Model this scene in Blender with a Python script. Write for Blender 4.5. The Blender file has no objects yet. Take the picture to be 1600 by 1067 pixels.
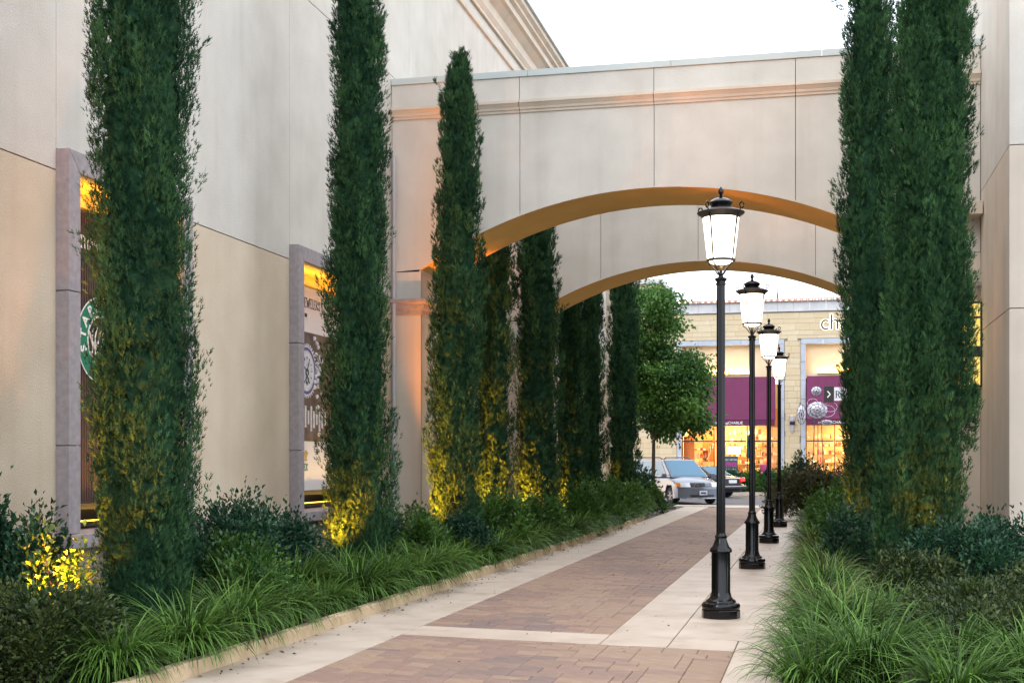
import bpy, bmesh, math, random
import numpy as np
from mathutils import Vector, Matrix
random.seed(7)
RNG = np.random.default_rng(11)
S = bpy.context.scene
COL = S.collection
R = math.radians

# ---------------------------------------------------------------- camera
cam_d = bpy.data.cameras.new('camera')
cam = bpy.data.objects.new('camera', cam_d); COL.objects.link(cam)
cam.location = (0, 0, 1.6)
cam.rotation_euler = (R(90), 0, R(13.125))
cam_d.sensor_width = 36.0
cam_d.lens = 2050 / 1600 * 36
cam_d.shift_y = (721 - 533.5) / 1600
cam_d.clip_start = 0.1
cam_d.clip_end = 1500
S.camera = cam

# ---------------------------------------------------------------- light
w = bpy.data.worlds.new('World'); S.world = w; w.use_nodes = True
wn = w.node_tree; wn.nodes.clear()
sky = wn.nodes.new('ShaderNodeTexSky'); sky.sky_type = 'NISHITA'; sky.sun_disc = False
sky.sun_elevation = R(5); sky.sun_rotation = R(300)
sky.air_density = 1.0; sky.dust_density = 2.0; sky.ozone_density = 2.0
mx = wn.nodes.new('ShaderNodeMixRGB'); mx.inputs[0].default_value = 0.85
mx.inputs[2].default_value = (5.8, 6.15, 6.8, 1)
bg = wn.nodes.new('ShaderNodeBackground'); bg.inputs[1].default_value = 0.15
wo = wn.nodes.new('ShaderNodeOutputWorld')
wn.links.new(sky.outputs[0], mx.inputs[1]); wn.links.new(mx.outputs[0], bg.inputs[0]); wn.links.new(bg.outputs[0], wo.inputs[0])
sun_d = bpy.data.lights.new('sun', 'SUN'); sun_d.energy = 0.3; sun_d.angle = R(25); sun_d.color = (1, .93, .86)
sun = bpy.data.objects.new('sun', sun_d); COL.objects.link(sun)
sun.rotation_euler = (R(62), 0, R(-28))
S.view_settings.view_transform = 'Standard'; S.view_settings.look = 'None'
S.view_settings.gamma = 1.0; S.view_settings.use_curve_mapping = False
S.view_settings.exposure = 1.78

# ---------------------------------------------------------------- materials
MATS = {}
def pmat(name, c1, c2=None, scale=5.0, rough=0.8, bump=0.0, bscale=60.0, metal=0.0, detail=4.0, dist=0.01,
         spec=0.5, coat=0.0, stain=0.0, transl=0.0, emis=None, estr=0.0, attr=None, stretch=None):
    m = bpy.data.materials.new(name); m.use_nodes = True
    n = m.node_tree; b = n.nodes['Principled BSDF']
    b.inputs['Roughness'].default_value = rough; b.inputs['Metallic'].default_value = metal
    b.inputs['Specular IOR Level'].default_value = spec
    if coat: b.inputs['Coat Weight'].default_value = coat; b.inputs['Coat Roughness'].default_value = .08
    tc = n.nodes.new('ShaderNodeTexCoord'); src = tc.outputs['Object']
    if stretch:
        mp = n.nodes.new('ShaderNodeMapping'); mp.inputs['Scale'].default_value = stretch
        n.links.new(src, mp.inputs[0]); src = mp.outputs[0]
    out = None
    if c2 is None: b.inputs['Base Color'].default_value = (*c1, 1)
    else:
        rp = n.nodes.new('ShaderNodeValToRGB')
        rp.color_ramp.elements[0].color = (*c1, 1); rp.color_ramp.elements[1].color = (*c2, 1)
        if attr:
            at = n.nodes.new('ShaderNodeAttribute'); at.attribute_name = attr
            n.links.new(at.outputs['Fac'], rp.inputs[0])
        else:
            rp.color_ramp.elements[0].position = .3; rp.color_ramp.elements[1].position = .7
            nz = n.nodes.new('ShaderNodeTexNoise'); nz.inputs['Scale'].default_value = scale; nz.inputs['Detail'].default_value = detail
            n.links.new(src, nz.inputs['Vector']); n.links.new(nz.outputs['Fac'], rp.inputs[0])
        out = rp.outputs[0]
        if stain:
            nz2 = n.nodes.new('ShaderNodeTexNoise'); nz2.inputs['Scale'].default_value = .9; nz2.inputs['Detail'].default_value = 6
            mp2 = n.nodes.new('ShaderNodeMapping'); mp2.inputs['Scale'].default_value = (3.2, 3.2, .22)
            n.links.new(tc.outputs['Object'], mp2.inputs[0]); n.links.new(mp2.outputs[0], nz2.inputs['Vector'])
            r2 = n.nodes.new('ShaderNodeValToRGB'); r2.color_ramp.elements[0].position = .52; r2.color_ramp.elements[1].position = .72
            r2.color_ramp.elements[0].color = (0, 0, 0, 1); r2.color_ramp.elements[1].color = (stain,) * 3 + (1,)
            n.links.new(nz2.outputs['Fac'], r2.inputs[0])
            mm = n.nodes.new('ShaderNodeMixRGB'); mm.blend_type = 'MULTIPLY'; mm.inputs[2].default_value = (.62, .57, .52, 1)
            n.links.new(r2.outputs[0], mm.inputs[0]); n.links.new(out, mm.inputs[1]); out = mm.outputs[0]
        n.links.new(out, b.inputs['Base Color'])
    if bump:
        nb = n.nodes.new('ShaderNodeTexNoise'); nb.inputs['Scale'].default_value = bscale; nb.inputs['Detail'].default_value = 5
        n.links.new(src, nb.inputs['Vector'])
        bp = n.nodes.new('ShaderNodeBump'); bp.inputs['Strength'].default_value = bump; bp.inputs['Distance'].default_value = dist
        n.links.new(nb.outputs['Fac'], bp.inputs['Height']); n.links.new(bp.outputs[0], b.inputs['Normal'])
    if transl:
        tr = n.nodes.new('ShaderNodeBsdfTranslucent')
        if out: n.links.new(out, tr.inputs[0])
        else: tr.inputs[0].default_value = (*c1, 1)
        ms = n.nodes.new('ShaderNodeMixShader'); ms.inputs[0].default_value = transl
        n.links.new(b.outputs[0], ms.inputs[1]); n.links.new(tr.outputs[0], ms.inputs[2])
        n.links.new(ms.outputs[0], n.nodes['Material Output'].inputs[0])
    if emis:
        b.inputs['Emission Color'].default_value = (*emis, 1); b.inputs['Emission Strength'].default_value = estr
    MATS[name] = m; return m

pmat('stucco_grey', (.53, .485, .42), (.61, .565, .495), scale=1.6, rough=.9, bump=.9, bscale=60, stain=.20, dist=.008)
pmat('stucco_tan', (.54, .43, .305), (.62, .51, .375), scale=1.4, rough=.9, bump=.9, bscale=60, stain=.20, dist=.008)
pmat('stucco_beige', (.53, .45, .36), (.62, .53, .43), scale=1.2, rough=.9, bump=.5, bscale=90, stain=.25, dist=.006)
pmat('joint', (.05, .045, .04), rough=.95)
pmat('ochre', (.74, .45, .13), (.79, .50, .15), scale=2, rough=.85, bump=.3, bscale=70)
pmat('metal_cap', (.42, .46, .44), (.46, .50, .48), scale=1, rough=.5)
pmat('cast_stone', (.27, .235, .235), (.36, .31, .31), scale=14, rough=.85, bump=.5, bscale=50, detail=8)
pmat('concrete', (.43, .345, .265), (.53, .435, .345), scale=2.2, rough=.62, bump=.25, bscale=120, stain=.55, dist=.004)
pmat('concrete_warm', (.45, .35, .265), (.55, .44, .345), scale=1.6, rough=.55, bump=.25, bscale=120, stain=.5, dist=.004)
pmat('kerb_stone', (.47, .34, .20), (.58, .44, .28), scale=7, rough=.85, bump=.5, bscale=80, stain=.6)
pmat('sand', (.10, .08, .07), (.15, .12, .10), scale=30, rough=1)
for i, (a, b_) in enumerate([((.26, .162, .105), (.32, .21, .14)), ((.21, .13, .095), (.26, .168, .122)), ((.175, .113, .092), (.215, .146, .12)),
                            ((.265, .172, .115), (.33, .22, .152)), ((.225, .135, .10), (.275, .172, .13))]):
    pmat('paver_%d' % i, a, b_, scale=9, rough=.72, bump=.45, bscale=110, dist=.004)
pmat('soil', (.035, .025, .018), (.07, .05, .035), scale=20, rough=1, bump=.8, bscale=30, dist=.03)
pmat('asphalt', (.055, .058, .065), (.08, .083, .09), scale=30, rough=.75, bump=.4, bscale=80)
pmat('cast_iron', (.003, .003, .0035), rough=.13, spec=.28, coat=.12)
pmat('bronze_dark', (.05, .04, .035), (.07, .055, .045), scale=20, rough=.42, metal=.5)
pmat('brass', (.55, .35, .15), rough=.3, metal=1)
pmat('black_metal', (.012, .012, .012), rough=.4)
pmat('bark', (.07, .05, .035), (.12, .09, .06), scale=20, rough=.95, bump=.8, bscale=40, stretch=(1, 1, .2), dist=.02)
pmat('twig', (.045, .032, .02), (.08, .055, .035), scale=30, rough=.95)
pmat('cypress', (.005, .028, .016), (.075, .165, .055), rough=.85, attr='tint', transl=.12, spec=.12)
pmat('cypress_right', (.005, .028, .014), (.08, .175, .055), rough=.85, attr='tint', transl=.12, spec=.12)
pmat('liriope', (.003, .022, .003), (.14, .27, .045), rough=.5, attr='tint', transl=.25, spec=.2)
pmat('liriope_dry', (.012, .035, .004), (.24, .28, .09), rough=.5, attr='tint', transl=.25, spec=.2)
pmat('leaf_teal', (.006, .032, .018), (.05, .14, .06), rough=.4, attr='tint', transl=.2, spec=.35)
pmat('leaf_green', (.015, .065, .008), (.13, .25, .045), rough=.45, attr='tint', transl=.3, spec=.4)
pmat('leaf_olive', (.014, .034, .010), (.11, .145, .035), rough=.5, attr='tint', transl=.2, spec=.4)
pmat('leaf_red', (.03, .04, .016), (.14, .12, .05), rough=.5, attr='tint', transl=.2, spec=.4)
pmat('leaf_tree', (.03, .10, .02), (.16, .34, .06), rough=.45, attr='tint', transl=.35, spec=.4)
pmat('dry_leaf', (.08, .045, .02), (.26, .17, .08), rough=.8, attr='tint')
pmat('lawn', (.02, .07, .015), (.06, .16, .04), rough=.6, attr='tint', transl=.2)
pmat('petal', (.75, .65, .6), (.8, .72, .68), scale=8, rough=.6, transl=.3)
pmat('petal_yellow', (.75, .5, .2), rough=.6, transl=.3)
pmat('car_silver', (.15, .165, .205), rough=.35, metal=.4, coat=.5)
pmat('car_black', (.008, .008, .012), rough=.25, spec=.3)
pmat('car_glass', (.03, .15, .25), rough=.06, spec=.5)
pmat('rubber', (.012, .012, .012), rough=.8)
pmat('alloy', (.5, .5, .52), rough=.3, metal=.9)
pmat('chrome', (.7, .7, .72), rough=.15, metal=1)
pmat('plastic_dark', (.02, .02, .022), rough=.5)
pmat('tail_red', (.45, .01, .015), rough=.15, coat=1, emis=(1, .03, .03), estr=.25)
pmat('amber', (.7, .22, .03), rough=.2, coat=1)
pmat('headlamp', (.75, .75, .78), rough=.1, coat=1)
pmat('plate', (.72, .72, .72), rough=.4)
pmat('plate_ink', (.03, .05, .2), rough=.5)
pmat('stone_tan', (.48, .38, .24), (.56, .46, .30), scale=1.1, rough=.9, bump=.5, bscale=30)
pmat('stone_tan_pale', (.50, .41, .27), (.58, .49, .34), scale=1.1, rough=.9, bump=.5, bscale=30)
pmat('stone_blue', (.33, .36, .42), (.41, .44, .50), scale=2, rough=.85, bump=.4, bscale=30)
pmat('stone_grey', (.40, .40, .41), (.50, .50, .50), scale=2, rough=.85, bump=.4, bscale=30)
pmat('terracotta', (.42, .26, .22), (.52, .34, .28), scale=4, rough=.8)
pmat('mortar', (.30, .27, .22), rough=.95)
pmat('cream_plaster', (.62, .47, .31), (.68, .53, .36), scale=1.5, rough=.9, bump=.2)
pmat('awning', (.105, .007, .048), (.13, .010, .06), scale=3, rough=.75)
pmat('awning_dark', (.08, .007, .045), rough=.75)
pmat('white_paint', (.78, .77, .74), rough=.5)
pmat('warm_wall', (.66, .47, .22), (.76, .58, .32), scale=1.5, rough=.8)
pmat('orange_wall', (.62, .16, .03), (.72, .22, .04), scale=2, rough=.7)
pmat('shelf_wood', (.45, .26, .10), rough=.6)
pmat('store_floor', (.30, .20, .12), rough=.3)
for n_, c_ in dict(goods_white=(.8, .74, .62), goods_gold=(.75, .50, .14), goods_brown=(.22, .10, .04), goods_orange=(.75, .20, .04),
                   goods_red=(.5, .05, .05), goods_cream=(.8, .62, .38), goods_blue=(.04, .22, .5)).items(): pmat(n_, c_, rough=.5)
pmat('sign_dark', (.02, .016, .014), rough=.35)
pmat('sign_slate', (.04, .055, .08), rough=.5)
pmat('sign_magenta', (.42, .02, .20), rough=.5)
pmat('sign_blue', (.02, .12, .26), rough=.5)
pmat('poster_brown', (.075, .042, .036), (.095, .055, .046), scale=3, rough=.6)
pmat('poster_band', (.03, .018, .016), rough=.6)
pmat('emblem_green', (.008, .17, .095), rough=.5)
pmat('poster_white', (.62, .60, .60), rough=.5)
pmat('poster_photo', (.03, .02, .018), (.13, .10, .09), scale=5, rough=.4)
pmat('poster_silver', (.38, .38, .42), (.62, .62, .64), scale=25, rough=.4)
pmat('poster_purple', (.06, .05, .20), rough=.4)
pmat('ink', (.02, .02, .03), rough=.5)
pmat('gold_ink', (.40, .28, .08), rough=.4)
pmat('lamp_glow', (1, .9, .75), rough=.5, emis=(1, .87, .68), estr=1.5)
pmat('bulb_glow', (1, .9, .7), rough=.5, emis=(1, .72, .50), estr=2.0)
pmat('yellow_glow', (1, .8, .2), rough=.5, emis=(1, .58, .06), estr=1.2)
pmat('case_glow', (1, .8, .2), rough=.5, emis=(1, .62, .12), estr=.22)
pmat('strip_glow', (1, .7, .2), rough=.5, emis=(1, .62, .15), estr=3)
pmat('store_glow', (1, .8, .4), rough=.5, emis=(1, .78, .40), estr=2)
pmat('halo_glow', (1, .95, .8), rough=.5, emis=(1, .90, .62), estr=.8)
pmat('silver_tile', (.42, .40, .46), (.60, .57, .62), scale=6, rough=.3, metal=.3)
pmat('white_cloth', (.8, .72, .58), rough=.8)
pmat('skin_tone', (.55, .35, .24), rough=.6)
# thin clear glass
gm = bpy.data.materials.new('clear_glass'); gm.use_nodes = True; g = gm.node_tree; g.nodes.clear()
tb = g.nodes.new('ShaderNodeBsdfTransparent'); gb = g.nodes.new('ShaderNodeBsdfGlossy'); gb.inputs['Roughness'].default_value = .03
fr = g.nodes.new('ShaderNodeFresnel'); fr.inputs[0].default_value = 1.3
ms = g.nodes.new('ShaderNodeMixShader'); oo = g.nodes.new('ShaderNodeOutputMaterial')
g.links.new(fr.outputs[0], ms.inputs[0]); g.links.new(tb.outputs[0], ms.inputs[1]); g.links.new(gb.outputs[0], ms.inputs[2]); g.links.new(ms.outputs[0], oo.inputs[0])
MATS['clear_glass'] = gm

# ---------------------------------------------------------------- helpers
def tag(o, label=None, cat=None, group=None, kind=None):
    if label: o['label'] = label
    if cat: o['category'] = cat
    if group: o['group'] = group
    if kind: o['kind'] = kind
    return o
def thing(name, label, cat, loc=(0, 0, 0), rz=0, group=None):
    o = bpy.data.objects.new(name, None); COL.objects.link(o)
    o.location = loc; o.rotation_euler = (0, 0, rz); o.empty_display_size = .3
    return tag(o, label, cat, group)
def copy_tree(o, parent=None):
    c = o.copy(); COL.objects.link(c); c.parent = parent
    for ch in list(o.children): copy_tree(ch, c)
    return c
class MB:
    def __init__(s): s.v = []; s.f = []; s.m = []; s.mats = []
    def mi(s, m):
        if m not in s.mats: s.mats.append(m)
        return s.mats.index(m)
    def add(s, vs, fs, m):
        k = len(s.v); i = s.mi(m)
        s.v += [tuple(p) for p in vs]
        for f_ in fs: s.f.append([k + q for q in f_]); s.m.append(i)
        return s
    def box(s, x0, x1, y0, y1, z0, z1, m):
        v = [(x, y, z) for z in (z0, z1) for y in (y0, y1) for x in (x0, x1)]
        return s.add(v, [(0, 2, 3, 1), (4, 5, 7, 6), (0, 1, 5, 4), (2, 6, 7, 3), (0, 4, 6, 2), (1, 3, 7, 5)], m)
    def prism(s, pts, axis, a, b, m):
        """pts: 2-D outline; axis 'x': pts are (y,z); 'y': (x,z); 'z': (x,y)"""
        def P(p, t): return (t, p[0], p[1]) if axis == 'x' else (p[0], t, p[1]) if axis == 'y' else (p[0], p[1], t)
        n = len(pts); v = [P(p, a) for p in pts] + [P(p, b) for p in pts]
        return s.add(v, [list(range(n))[::-1], list(range(n, 2 * n))] + [(i, (i + 1) % n, n + (i + 1) % n, n + i) for i in range(n)], m)
    def lathe(s, prof, m, seg=24, cx=0, cy=0, cz=0, sx=1):
        v = []; fs = []; n = len(prof)
        for r, z in prof:
            for k in range(seg):
                a = 2 * math.pi * k / seg; v.append((cx + r * math.cos(a) * sx, cy + r * math.sin(a), cz + z))
        for i in range(n - 1):
            for k in range(seg):
                k2 = (k + 1) % seg; fs.append((i * seg + k, i * seg + k2, (i + 1) * seg + k2, (i + 1) * seg + k))
        fs.append(tuple(range(seg))[::-1]); fs.append(tuple((n - 1) * seg + k for k in range(seg)))
        return s.add(v, fs, m)
    def tube(s, pts, r, m, seg=8, r2=None):
        pts = [Vector(p) for p in pts]; n = len(pts); v = []; fs = []
        up = Vector((0, 0, 1))
        for i, p in enumerate(pts):
            t = (pts[min(i + 1, n - 1)] - pts[max(i - 1, 0)]).normalized()
            a = t.cross(up)
            if a.length < .05: a = t.cross(Vector((1, 0, 0)))
            a.normalize(); b = t.cross(a)
            rr = r if r2 is None else r + (r2 - r) * i / max(1, n - 1)
            for k in range(seg):
                q = 2 * math.pi * k / seg; v.append(p + a * math.cos(q) * rr + b * math.sin(q) * rr)
        for i in range(n - 1):
            for k in range(seg):
                k2 = (k + 1) % seg; fs.append((i * seg + k, i * seg + k2, (i + 1) * seg + k2, (i + 1) * seg + k))
        fs.append(tuple(range(seg))[::-1]); fs.append(tuple((n - 1) * seg + k for k in range(seg)))
        return s.add(v, fs, m)
    def ball(s, c, r, m, seg=10, rings=6, sz=1):
        pr = [(max(.001, r * math.sin(math.pi * i / rings)), -r * sz * math.cos(math.pi * i / rings)) for i in range(rings + 1)]
        return s.lathe(pr, m, seg, c[0], c[1], c[2])
    def build(s, name, parent=None, smooth=False, bevel=0, kind=None, loc=None, label=None, bseg=2):
        me = bpy.data.meshes.new(name); me.from_pydata(s.v, [], s.f)
        for m in s.mats: me.materials.append(MATS[m])
        me.polygons.foreach_set('material_index', s.m)
        bm = bmesh.new(); bm.from_mesh(me)
        if bevel:
            es = [e for e in bm.edges if e.is_manifold and e.calc_face_angle(0) > .35]
            bmesh.ops.bevel(bm, geom=es, offset=bevel, segments=bseg, profile=.6, affect='EDGES', clamp_overlap=True)
        bmesh.ops.recalc_face_normals(bm, faces=bm.faces)
        bm.to_mesh(me); bm.free()
        if smooth:
            me.polygons.foreach_set('use_smooth', [True] * len(me.polygons))
            try: me.set_sharp_from_angle(angle=R(38))
            except Exception: pass
        o = bpy.data.objects.new(name, me); COL.objects.link(o)
        if parent: o.parent = parent
        if loc: o.location = loc
        if kind: o['kind'] = kind
        if label: o['label'] = label
        return o
def soup(name, v, k, mat, parent=None, tint=None, kind=None):
    """v: (N,k,3) separate polygons of k corners"""
    n = v.shape[0]; me = bpy.data.meshes.new(name)
    me.vertices.add(n * k); me.vertices.foreach_set('co', np.ascontiguousarray(v, np.float32).ravel())
    me.loops.add(n * k); me.loops.foreach_set('vertex_index', np.arange(n * k, dtype=np.int32))
    me.polygons.add(n); me.polygons.foreach_set('loop_start', np.arange(0, n * k, k, dtype=np.int32))
    me.update(calc_edges=True)
    if tint is not None:
        at = me.attributes.new('tint', 'FLOAT', 'POINT'); at.data.foreach_set('value', np.ascontiguousarray(tint, np.float32).ravel())
    me.materials.append(MATS[mat])
    o = bpy.data.objects.new(name, me); COL.objects.link(o)
    if parent: o.parent = parent
    if kind: o['kind'] = kind
    return o
def indexed(name, v, f, mat, parent=None, tint=None, smooth=True):
    me = bpy.data.meshes.new(name); k = f.shape[1]
    me.vertices.add(len(v)); me.vertices.foreach_set('co', np.ascontiguousarray(v, np.float32).ravel())
    me.loops.add(f.size); me.loops.foreach_set('vertex_index', f.astype(np.int32).ravel())
    me.polygons.add(len(f)); me.polygons.foreach_set('loop_start', np.arange(0, f.size, k, dtype=np.int32))
    me.update(calc_edges=True)
    if smooth: me.polygons.foreach_set('use_smooth', [True] * len(f))
    if tint is not None:
        at = me.attributes.new('tint', 'FLOAT', 'POINT'); at.data.foreach_set('value', np.ascontiguousarray(tint, np.float32).ravel())
    me.materials.append(MATS[mat])
    o = bpy.data.objects.new(name, me); COL.objects.link(o)
    if parent: o.parent = parent
    return o
def nrm(a): return a / (np.linalg.norm(a, axis=-1, keepdims=True) + 1e-9)

def text_mesh(name, txt, size, mat, parent, loc, rot, depth=.004, spacing=1.0, offset=0.0, align='LEFT', xs=1.0):
    cu = bpy.data.curves.new(name, 'FONT'); cu.body = txt; cu.size = size; cu.extrude = depth; cu.space_character = spacing
    cu.offset = offset; cu.align_x = align
    t = bpy.data.objects.new('tmp', cu); COL.objects.link(t)
    me = bpy.data.meshes.new_from_object(t); COL.objects.unlink(t); bpy.data.objects.remove(t)
    me.name = name; me.materials.clear(); me.materials.append(MATS[mat])
    me.transform(Matrix.Diagonal((xs, 1, 1, 1)))
    o = bpy.data.objects.new(name, me); COL.objects.link(o); o.parent = parent; o.location = loc; o.rotation_euler = rot
    return o
# hand-made serif capitals (stroke outlines in a unit cell)
def arc(cx, cy, rx, ry, a0, a1, n=10): return [(cx + rx * math.cos(R(a0 + (a1 - a0) * i / n)), cy + ry * math.sin(R(a0 + (a1 - a0) * i / n))) for i in range(n + 1)]
GL = {'T': [[(.35, 0), (.35, 1)], [(0, 1), (.7, 1)], [(0, 1), (0, .88)], [(.7, 1), (.7, .88)]],
      'H': [[(.1, 0), (.1, 1)], [(.6, 0), (.6, 1)], [(.1, .5), (.6, .5)]],
      'A': [[(.05, 0), (.36, 1), (.68, 0)], [(.17, .36), (.56, .36)]],
      'N': [[(.1, 0), (.1, 1), (.62, 0), (.62, 1)]],
      'K': [[(.1, 0), (.1, 1)], [(.6, 1), (.1, .45)], [(.25, .6), (.65, 0)]],
      'U': [[(.08, 1), (.08, .3)] + arc(.33, .27, .25, .27, 180, 360) + [(.58, 1)]],
      'S': [arc(.3, .75, .22, .25, 30, 270) + arc(.3, .25, .24, .25, 90, -150)],
      'J': [[(.4, 1), (.4, .2)] + arc(.22, .1, .18, .2, 20, -140)],
      'E': [[(.1, 0), (.1, 1)], [(.1, 1), (.52, 1), (.52, .88)], [(.1, .52), (.42, .52)], [(.1, 0), (.55, 0), (.55, .14)]],
      'W': [[(0, 1), (.24, 0), (.45, .8), (.68, 0), (.92, 1)]],
      'L': [[(.1, 1), (.1, 0), (.52, 0), (.52, .15)]],
      'R': [[(.1, 0), (.1, 1)], [(.1, 1), (.3, 1)] + arc(.3, .76, .22, .24, 90, -90) + [(.1, .52)], [(.32, .52), (.6, 0)]],
      'O': [arc(.36, .5, .34, .5, 0, 360, 20)], 'X': [[(.05, 0), (.6, 1)], [(.05, 1), (.6, 0)]], 'B': [[(.1, 0), (.1, 1), (.3, 1)] + arc(.3, .76, .2, .24, 90, -90) + [(.1, .52)], [(.1, .52), (.3, .52)] + arc(.3, .26, .24, .26, 90, -90) + [(.1, 0)]],
      'C': [arc(.38, .5, .34, .5, 45, 315, 14)], '>': [[(0, 1), (.45, .5), (0, 0)]], '1': [[(.2, 0), (.2, 1), (.05, .85)]], '.': [[(.05, 0), (.05, .06)]]}
ADV = {'W': 1.02, 'J': .55, 'E': .68, 'L': .62, 'S': .62, ' ': .4, 'O': .84, 'U': .78, '1': .4, '.': .2}
def serif_text(mb, txt, h, wd, P, mat, xs=1.0, serif=True, depth=.004):
    """P(u, v, d) -> 3-D point on the sign face"""
    x = 0
    for ch in txt:
        for st in GL.get(ch, []):
            pts = [(x + p[0] * h * xs, p[1] * h) for p in st]
            for (a, b) in zip(pts[:-1], pts[1:]):
                dx, dy = b[0] - a[0], b[1] - a[1]; L = math.hypot(dx, dy)
                if L < 1e-6: continue
                ww = wd * (1.25 if abs(dy) > abs(dx) else .7)
                nx, ny = -dy / L * ww / 2, dx / L * ww / 2
                q = [(a[0] + nx, a[1] + ny), (b[0] + nx, b[1] + ny), (b[0] - nx, b[1] - ny), (a[0] - nx, a[1] - ny)]
                mb.add([P(u, v_, 0) for u, v_ in q] + [P(u, v_, depth) for u, v_ in q], [(0, 1, 2, 3), (4, 5, 6, 7), (0, 1, 5, 4), (1, 2, 6, 5), (2, 3, 7, 6), (3, 0, 4, 7)], mat)
            if serif:
                for e, nb in ((pts[0], pts[1]), (pts[-1], pts[-2])):
                    if abs(e[1] - nb[1]) > .3 * h and (abs(e[1]) < .02 * h or abs(e[1] - h) < .02 * h):
                        q = [(e[0] - wd * 1.3, e[1] - wd * .2), (e[0] + wd * 1.3, e[1] - wd * .2), (e[0] + wd * 1.3, e[1] + wd * .2), (e[0] - wd * 1.3, e[1] + wd * .2)]
                        mb.add([P(u, v_, depth * .2) for u, v_ in q] + [P(u, v_, depth * 1.2) for u, v_ in q], [(0, 1, 2, 3), (4, 5, 6, 7), (0, 1, 5, 4), (1, 2, 6, 5), (2, 3, 7, 6), (3, 0, 4, 7)], mat)
        x += h * xs * ADV.get(ch, .8)
    return x

# ---------------------------------------------------------------- ground, road, paving
def shear(x, y): return y - .127 * (x + 2.2)       # paving courses run slightly askew of the walls
MB().box(-400, 400, -60, 900, -.6, -.10, 'asphalt').build('ground', kind='structure')
MB().box(-120, 120, 48.4, 63.9, -.099, -.02, 'asphalt').build('road', kind='structure')
mb = MB(); mb.box(-3.9, -.3, -2, 48.4, -.096, -.015, 'sand').build('paving_base', kind='structure')
mb = MB(); mb.box(-3.5, -2.0, 46.2, 48.4, -.014, .0, 'concrete'); mb.box(-60, 60, 63.9, 64.1, -.1, .13, 'concrete'); mb.box(-60, 60, 64.1, 68, -.1, .12, 'concrete')
mb.build('far_pavement', kind='structure')
ap = thing('concrete_apron', None, None); ap['kind'] = 'structure'
for x0 in range(-16, 12, 2):
    if x0 == -4 : pass
    MB().box(x0 + .008, x0 + 1.992, 47.15, 48.4, -.09, .012, 'concrete').build('slab', ap, bevel=.01)

bp_ = thing('brick_path', None, None); bp_['kind'] = 'structure'
U = .10
def pack(nx, ny, rnd):
    occ = np.zeros((ny, nx), bool); out = []
    sizes = [(3, 2), (3, 2), (2, 2), (2, 1), (3, 1), (4, 2)]
    for j in range(ny):
        for i in range(nx):
            if occ[j, i]: continue
            c = sizes[:]; rnd.shuffle(c)
            for (a, b) in c + [(2, 1), (1, 2), (1, 1)]:
                if i + a <= nx and j + b <= ny and not occ[j:j + b, i:i + a].any():
                    if nx - (i + a) == 1: continue
                    occ[j:j + b, i:i + a] = True; out.append((i, j, a, b)); break
            else:
                occ[j, i] = True; out.append((i, j, 1, 1))
    return out
rnd = random.Random(5)
pav = []
XL, XN, XF = -3.76, -.69, -1.87
nx = int(round((XN - XL) / U)); ux = (XN - XL) / nx
for (i, j, a, b) in pack(nx, 46, rnd): pav.append((XL + i * ux, 11.42 - (46 - j) * U, a * ux, b * U))
nx = int(round((XF - XL) / U)); ux = (XF - XL) / nx
YB = 12.08
for (i, j, a, b) in pack(nx, 338, rnd): pav.append((XL + i * ux, YB + j * U, a * ux, b * U))
def paver_geo(mb, x, y, w_, l, m, z=0.0, loc=False):
    g_ = .0022; c = .006
    zt = z; x0, x1, y0, y1 = x + g_, x + w_ - g_, y + g_, y + l - g_
    ox, oy = (x, shear(x, y)) if loc else (0, 0)
    def p(a, b, h): return (a - ox, shear(a, b) - oy, h)
    vs = [p(x0, y0, zt - .05), p(x1, y0, zt - .05), p(x1, y1, zt - .05), p(x0, y1, zt - .05),
          p(x0, y0, zt - c), p(x1, y0, zt - c), p(x1, y1, zt - c), p(x0, y1, zt - c),
          p(x0 + c, y0 + c, zt), p(x1 - c, y0 + c, zt), p(x1 - c, y1 - c, zt), p(x0 + c, y1 - c, zt)]
    fs = [(8, 9, 10, 11)] + [(k, (k + 1) % 4, 4 + (k + 1) % 4, 4 + k) for k in range(4)] + [(4 + k, 4 + (k + 1) % 4, 8 + (k + 1) % 4, 8 + k) for k in range(4)]
    mb.add(vs, fs, m)
def pcol(x, y):
    t = math.sin(x * 2.1 + y * .7) + math.sin(y * 1.9 - x) * .6 + rnd.gauss(0, .9)
    return 'paver_%d' % (2 if t > 1.5 else 1 if t > .55 else 4 if t > -.2 else 0 if t > -1.0 else 3)
pav.sort(key=lambda p: (0 if p[1] > 8.6 else 1, p[1]))
cache = {}; rest = MB()
for k, (x, y, w_, l) in enumerate(pav):
    if y < 7.0: continue
    z = rnd.gauss(0, .0013)
    if k < 300:
        key = (round(w_, 3), round(l, 3), pcol(x, y))
        if key not in cache:
            mb = MB(); paver_geo(mb, x, y, w_, l, key[2], 0, True); o = mb.build('paver', bp_); cache[key] = o.data
        else:
            o = bpy.data.objects.new('paver', cache[key]); COL.objects.link(o); o.parent = bp_
        o.location = (x, shear(x, y), z)
    else: paver_geo(rest, x, y, w_, l, pcol(x, y), z)
rest.build('pavers_beyond', bp_, kind='stuff')

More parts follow.
